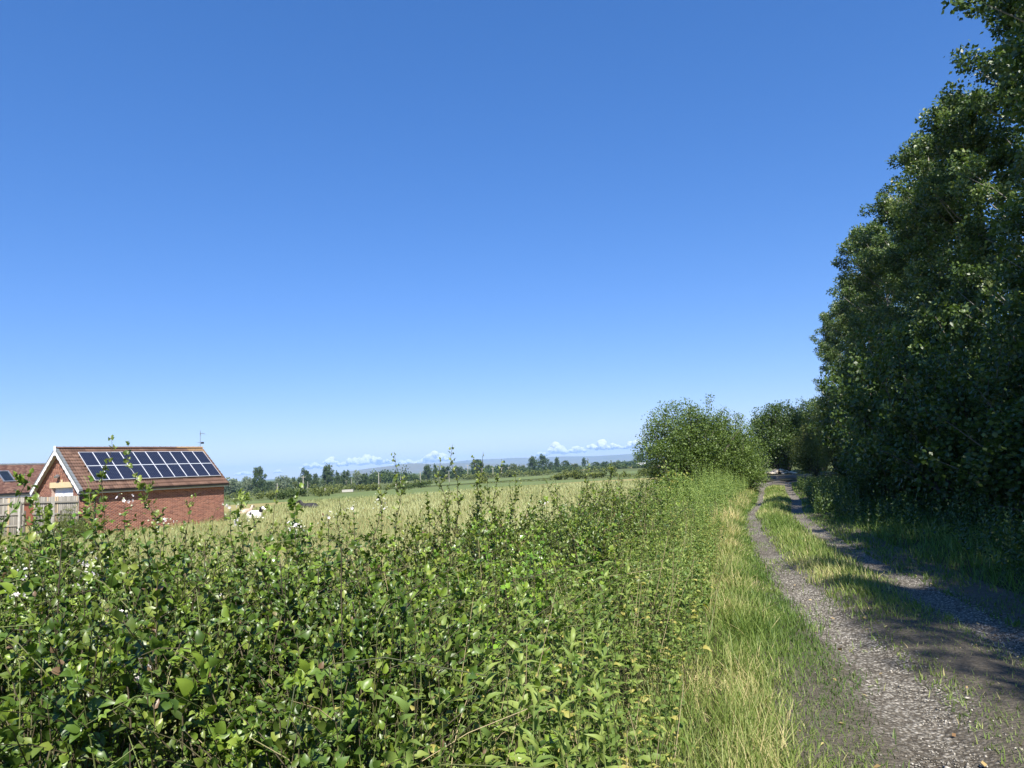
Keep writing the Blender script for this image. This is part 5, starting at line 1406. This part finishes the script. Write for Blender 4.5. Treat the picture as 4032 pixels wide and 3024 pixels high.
def ball(mb, c, r, n=10, m=7):
    c = np.array(c, float); r = np.array(r, float)
    V = [c + (0, 0, -r[2])]
    for i in range(1, m):
        e = -math.pi / 2 + math.pi * i / m
        for j in range(n):
            a = 2 * math.pi * j / n; V.append(c + r * (math.cos(e) * math.cos(a), math.cos(e) * math.sin(a), math.sin(e)))
    V.append(c + (0, 0, r[2])); k = len(V) - 1
    F = [(0, 1 + (j + 1) % n, 1 + j) for j in range(n)]
    for i in range(m - 2):
        for j in range(n): F.append((1 + i * n + j, 1 + i * n + (j + 1) % n, 1 + (i + 1) * n + (j + 1) % n, 1 + (i + 1) * n + j))
    b0 = 1 + (m - 2) * n
    F += [(b0 + j, b0 + (j + 1) % n, k) for j in range(n)]
    mb.add(V, F)
def cow(label, x_, y_, rz, mat, earm, s_=1.0, sink=.08):
    """lying cow, chest to +x, head raised"""
    e = tag(empty('cow', (x_, y_, zgf(x_, y_) - sink), rz), label, 'cow', 'cows lying in the meadow'); e.scale = (s_,) * 3
    mb = MB()
    ball(mb, (-.45, 0, .42), (.62, .42, .42)); ball(mb, (.15, 0, .46), (.62, .40, .44)); ball(mb, (.62, 0, .50), (.38, .30, .40))       # rump, barrel, chest
    ball(mb, (-.75, .1, .34), (.34, .36, .32)); ball(mb, (-.05, 0, .80), (.75, .12, .10))                                            # haunch, spine
    for q in np.linspace(0, 1, 5): ball(mb, (.82 + .30 * q, 0, .68 + .42 * q), (.25 - .07 * q, .17 - .04 * q, .25 - .06 * q))              # neck
    ball(mb, (1.20, 0, 1.14), (.17, .13, .15)); ball(mb, (1.36, 0, 1.07), (.17, .105, .12)); ball(mb, (1.52, 0, .99), (.12, .085, .09))   # skull, face, muzzle
    ball(mb, (.75, .24, .14), (.38, .11, .11)); ball(mb, (.75, -.24, .14), (.38, .11, .11)); ball(mb, (-.35, -.42, .14), (.42, .12, .12)) # folded legs
    body = mb.obj('body', mat, e, True)
    md = body.modifiers.new('remesh', 'REMESH'); md.mode = 'VOXEL'; md.voxel_size = .035; md.use_smooth_shade = True
    sm_ = body.modifiers.new('smooth', 'SMOOTH'); sm_.iterations = 4; sm_.factor = .5
    for sg in (-1, 1):
        m2 = MB(); m2.add([(1.12, sg * .10, 1.20), (1.08, sg * .30, 1.22), (1.14, sg * .34, 1.14), (1.18, sg * .26, 1.10), (1.20, sg * .12, 1.14)], [(0, 1, 2, 3, 4)])
        m2.add([(1.13, sg * .10, 1.19), (1.09, sg * .30, 1.21), (1.15, sg * .34, 1.13), (1.19, sg * .26, 1.09), (1.21, sg * .12, 1.13)], [(4, 3, 2, 1, 0)])
        m2.obj('ear', earm, e)
        m3 = MB(); ball(m3, (1.32, sg * .095, 1.13), (.025, .02, .025), 8, 6); m3.obj('eye', M['black'], e)
    return e
cw = cow_material('black_white_hide', (.78, .76, .72), (.018, .017, .018), [(.98, 0, .92, .25), (1.12, 0, 1.22, .13), (-.2, -.3, .6, .16)], 2.6, .63)
cb = cow_material('black_hide', (.62, .6, .56), (.02, .018, .018), [(1.1, 0, 1.1, .40), (-.1, 0, .6, 1.25)], 1.2, .45)
ctan = cow_material('pale_tan_hide', (.50, .36, .26), (.58, .46, .36), [], 2.0, .5)
cow('white cow with black neck lying in the meadow right of the garage', -17.9, 49.8, math.radians(-32), cw, M['black'], .70)
cow('black cow lying farther back in the straw coloured grass', -17.6, 62.0, math.radians(175), cb, M['black'], .75, .22)
cow('pale tan cow lying behind the black and white cow', -20.9, 56.5, math.radians(75), ctan, M['bark'], .62, .12)

# ------------------------------------------------------------------ end of the track: rubble and timbers
M['rubble'] = tinted('pale_rubble', [(0, (.28, .22, .15)), (.5, (.45, .37, .26)), (1, (.60, .52, .40))], .9, .2)
rub = empty('rubble_pile', (22.6, 63.0, 0))
tag(rub, 'low pale heap of rubble at the far end of the track', 'rubble')
rs = [mesh('stone', octv * (1, k, .8), octf, M['rubble'], tint=np.full(6, k - .6)) for k in (.8, 1.0, 1.3, 1.5)]
rr_ = random.Random(4)
for k in range(90):
    a = rr_.random() * 6.28; q = rr_.random() ** .6
    link('stone', rs[k % 4], rub, mw=Matrix.Translation((math.cos(a) * q * 1.5, math.sin(a) * q * .8, .38 * (1 - q) + .05)) @ Matrix.Rotation(rr_.random() * 6, 4, 'Z') @ Matrix.Scale(rr_.uniform(.10, .26), 4))
M['timber'] = plain('grey_timber', [(.3, (.20, .17, .14)), (.7, (.33, .29, .24))], 5, .9, vec=(.3, 2, 2))
for i, (x_, y_, L, rz) in enumerate([(17.9, 51.0, 1.6, .1), (19.4, 51.3, 1.3, -.08), (20.5, 51.8, .8, .3)]):
    o = MB().box((-L / 2, -.13, 0), (L / 2, .13, .24)).obj('timber_baulk', M['timber'], loc=(x_, y_, .0), rz=rz)
    tag(o, ['long timber baulk across the end of the track, left one', 'timber baulk across the end of the track, middle one', 'short timber baulk at the right end of the row'][i], 'timber', 'timbers across the track end')
yard = strip_sheet('gravel_yard', [(13.5, 47), (17.5, 46), (21, 46)], [(20, 62), (23, 64), (27, 62)], M['soil'], .03, 6, 12)

# ------------------------------------------------------------------ clouds low over the hills, beyond the haze
cm, _nt, _b = nodes('cumulus')
_b.inputs['Base Color'].default_value = (.86, .86, .88, 1); _b.inputs['Roughness'].default_value = 1.0; _b.inputs['Specular IOR Level'].default_value = 0.0
_t = _nt.nodes.new('ShaderNodeBsdfTransparent'); _x = _nt.nodes.new('ShaderNodeMixShader'); _x.inputs[0].default_value = .26
_tl = _nt.nodes.new('ShaderNodeBsdfTranslucent'); _tl.inputs['Color'].default_value = (.9, .9, .92, 1)
_y = _nt.nodes.new('ShaderNodeMixShader'); _y.inputs[0].default_value = .45
_nt.links.new(_b.outputs[0], _y.inputs[1]); _nt.links.new(_tl.outputs[0], _y.inputs[2])
_nt.links.new(_y.outputs[0], _x.inputs[1]); _nt.links.new(_t.outputs[0], _x.inputs[2]); _nt.links.new(_x.outputs[0], _nt.nodes['Material Output'].inputs['Surface'])
CL = [(-8331, 352, 1153, 240), (-7646, 518, 629, 271), (-6230, 410, 2201, 396), (-4504, 309, 1257, 250), (-3293, 377, 1362, 396), (1111, 432, 523, 208), (1698, 488, 838, 480), (2536, 501, 733, 376), (3170, 618, 419, 271), (3591, 557, 523, 438), (4138, 572, 576, 271), (5005, 563, 1151, 313), (-11215, 226, 838, 156), (-9826, 245, 367, 146)]
CLL = ['small left cloud of the bank over the moor', 'rounded left puff of the cloud bank over the moor', 'longest white cloud of the bank over the moor', 'low flat cloud at the left end of the moor', 'tall white cloud behind the middle hedge shoots', 'small cloud at the left of the right hand bank', 'tallest heaped cloud of the right hand bank', 'second heaped cloud of the right hand bank', 'small cloud in the middle of the right hand bank', 'pointed cloud right of the middle of the right hand bank', 'small low cloud near the right end of the bank', 'wide cloud touching the left edge of the hawthorn', 'thin low cloud right of the garage roof', 'faint tiny cloud above the left poplar']
for i, ((x_, z_, w_, h_), lab) in enumerate(zip(CL, CLL)):
    rg = np.random.default_rng(900 + i); mb = MB(); h_ *= 1.25; w_ *= 1.1
    n_ = max(7, int(w_ / h_ * 7))
    for k in range(n_):
        t = (k + rg.random()) / n_ - .5
        hh = h_ * (1 - (2 * t) ** 2 * .75) * rg.uniform(.55, 1.0)
        r_ = max(h_ * .16, hh * rg.uniform(.28, .42))
        zc = z_ + r_ * .6 + max(0, hh - 1.6 * r_) * rg.random()
        ball(mb, (x_ + t * w_ * .9, 30000 + rg.normal(0, h_ * .35), zc), (r_ * 1.25, r_ * 1.25, r_), 12, 8)
    o = tag(mb.obj('cloud', cm), lab, 'cloud', 'clouds over the hills')
    md = o.modifiers.new('remesh', 'REMESH'); md.mode = 'VOXEL'; md.voxel_size = max(14.0, h_ / 14)
    tx_ = bpy.data.textures.new('cloud_lumps', 'CLOUDS'); tx_.noise_scale = h_ * .22; tx_.noise_depth = 3
    dp = o.modifiers.new('lumps', 'DISPLACE'); dp.texture = tx_; dp.strength = h_ * .16; dp.texture_coords = 'GLOBAL'
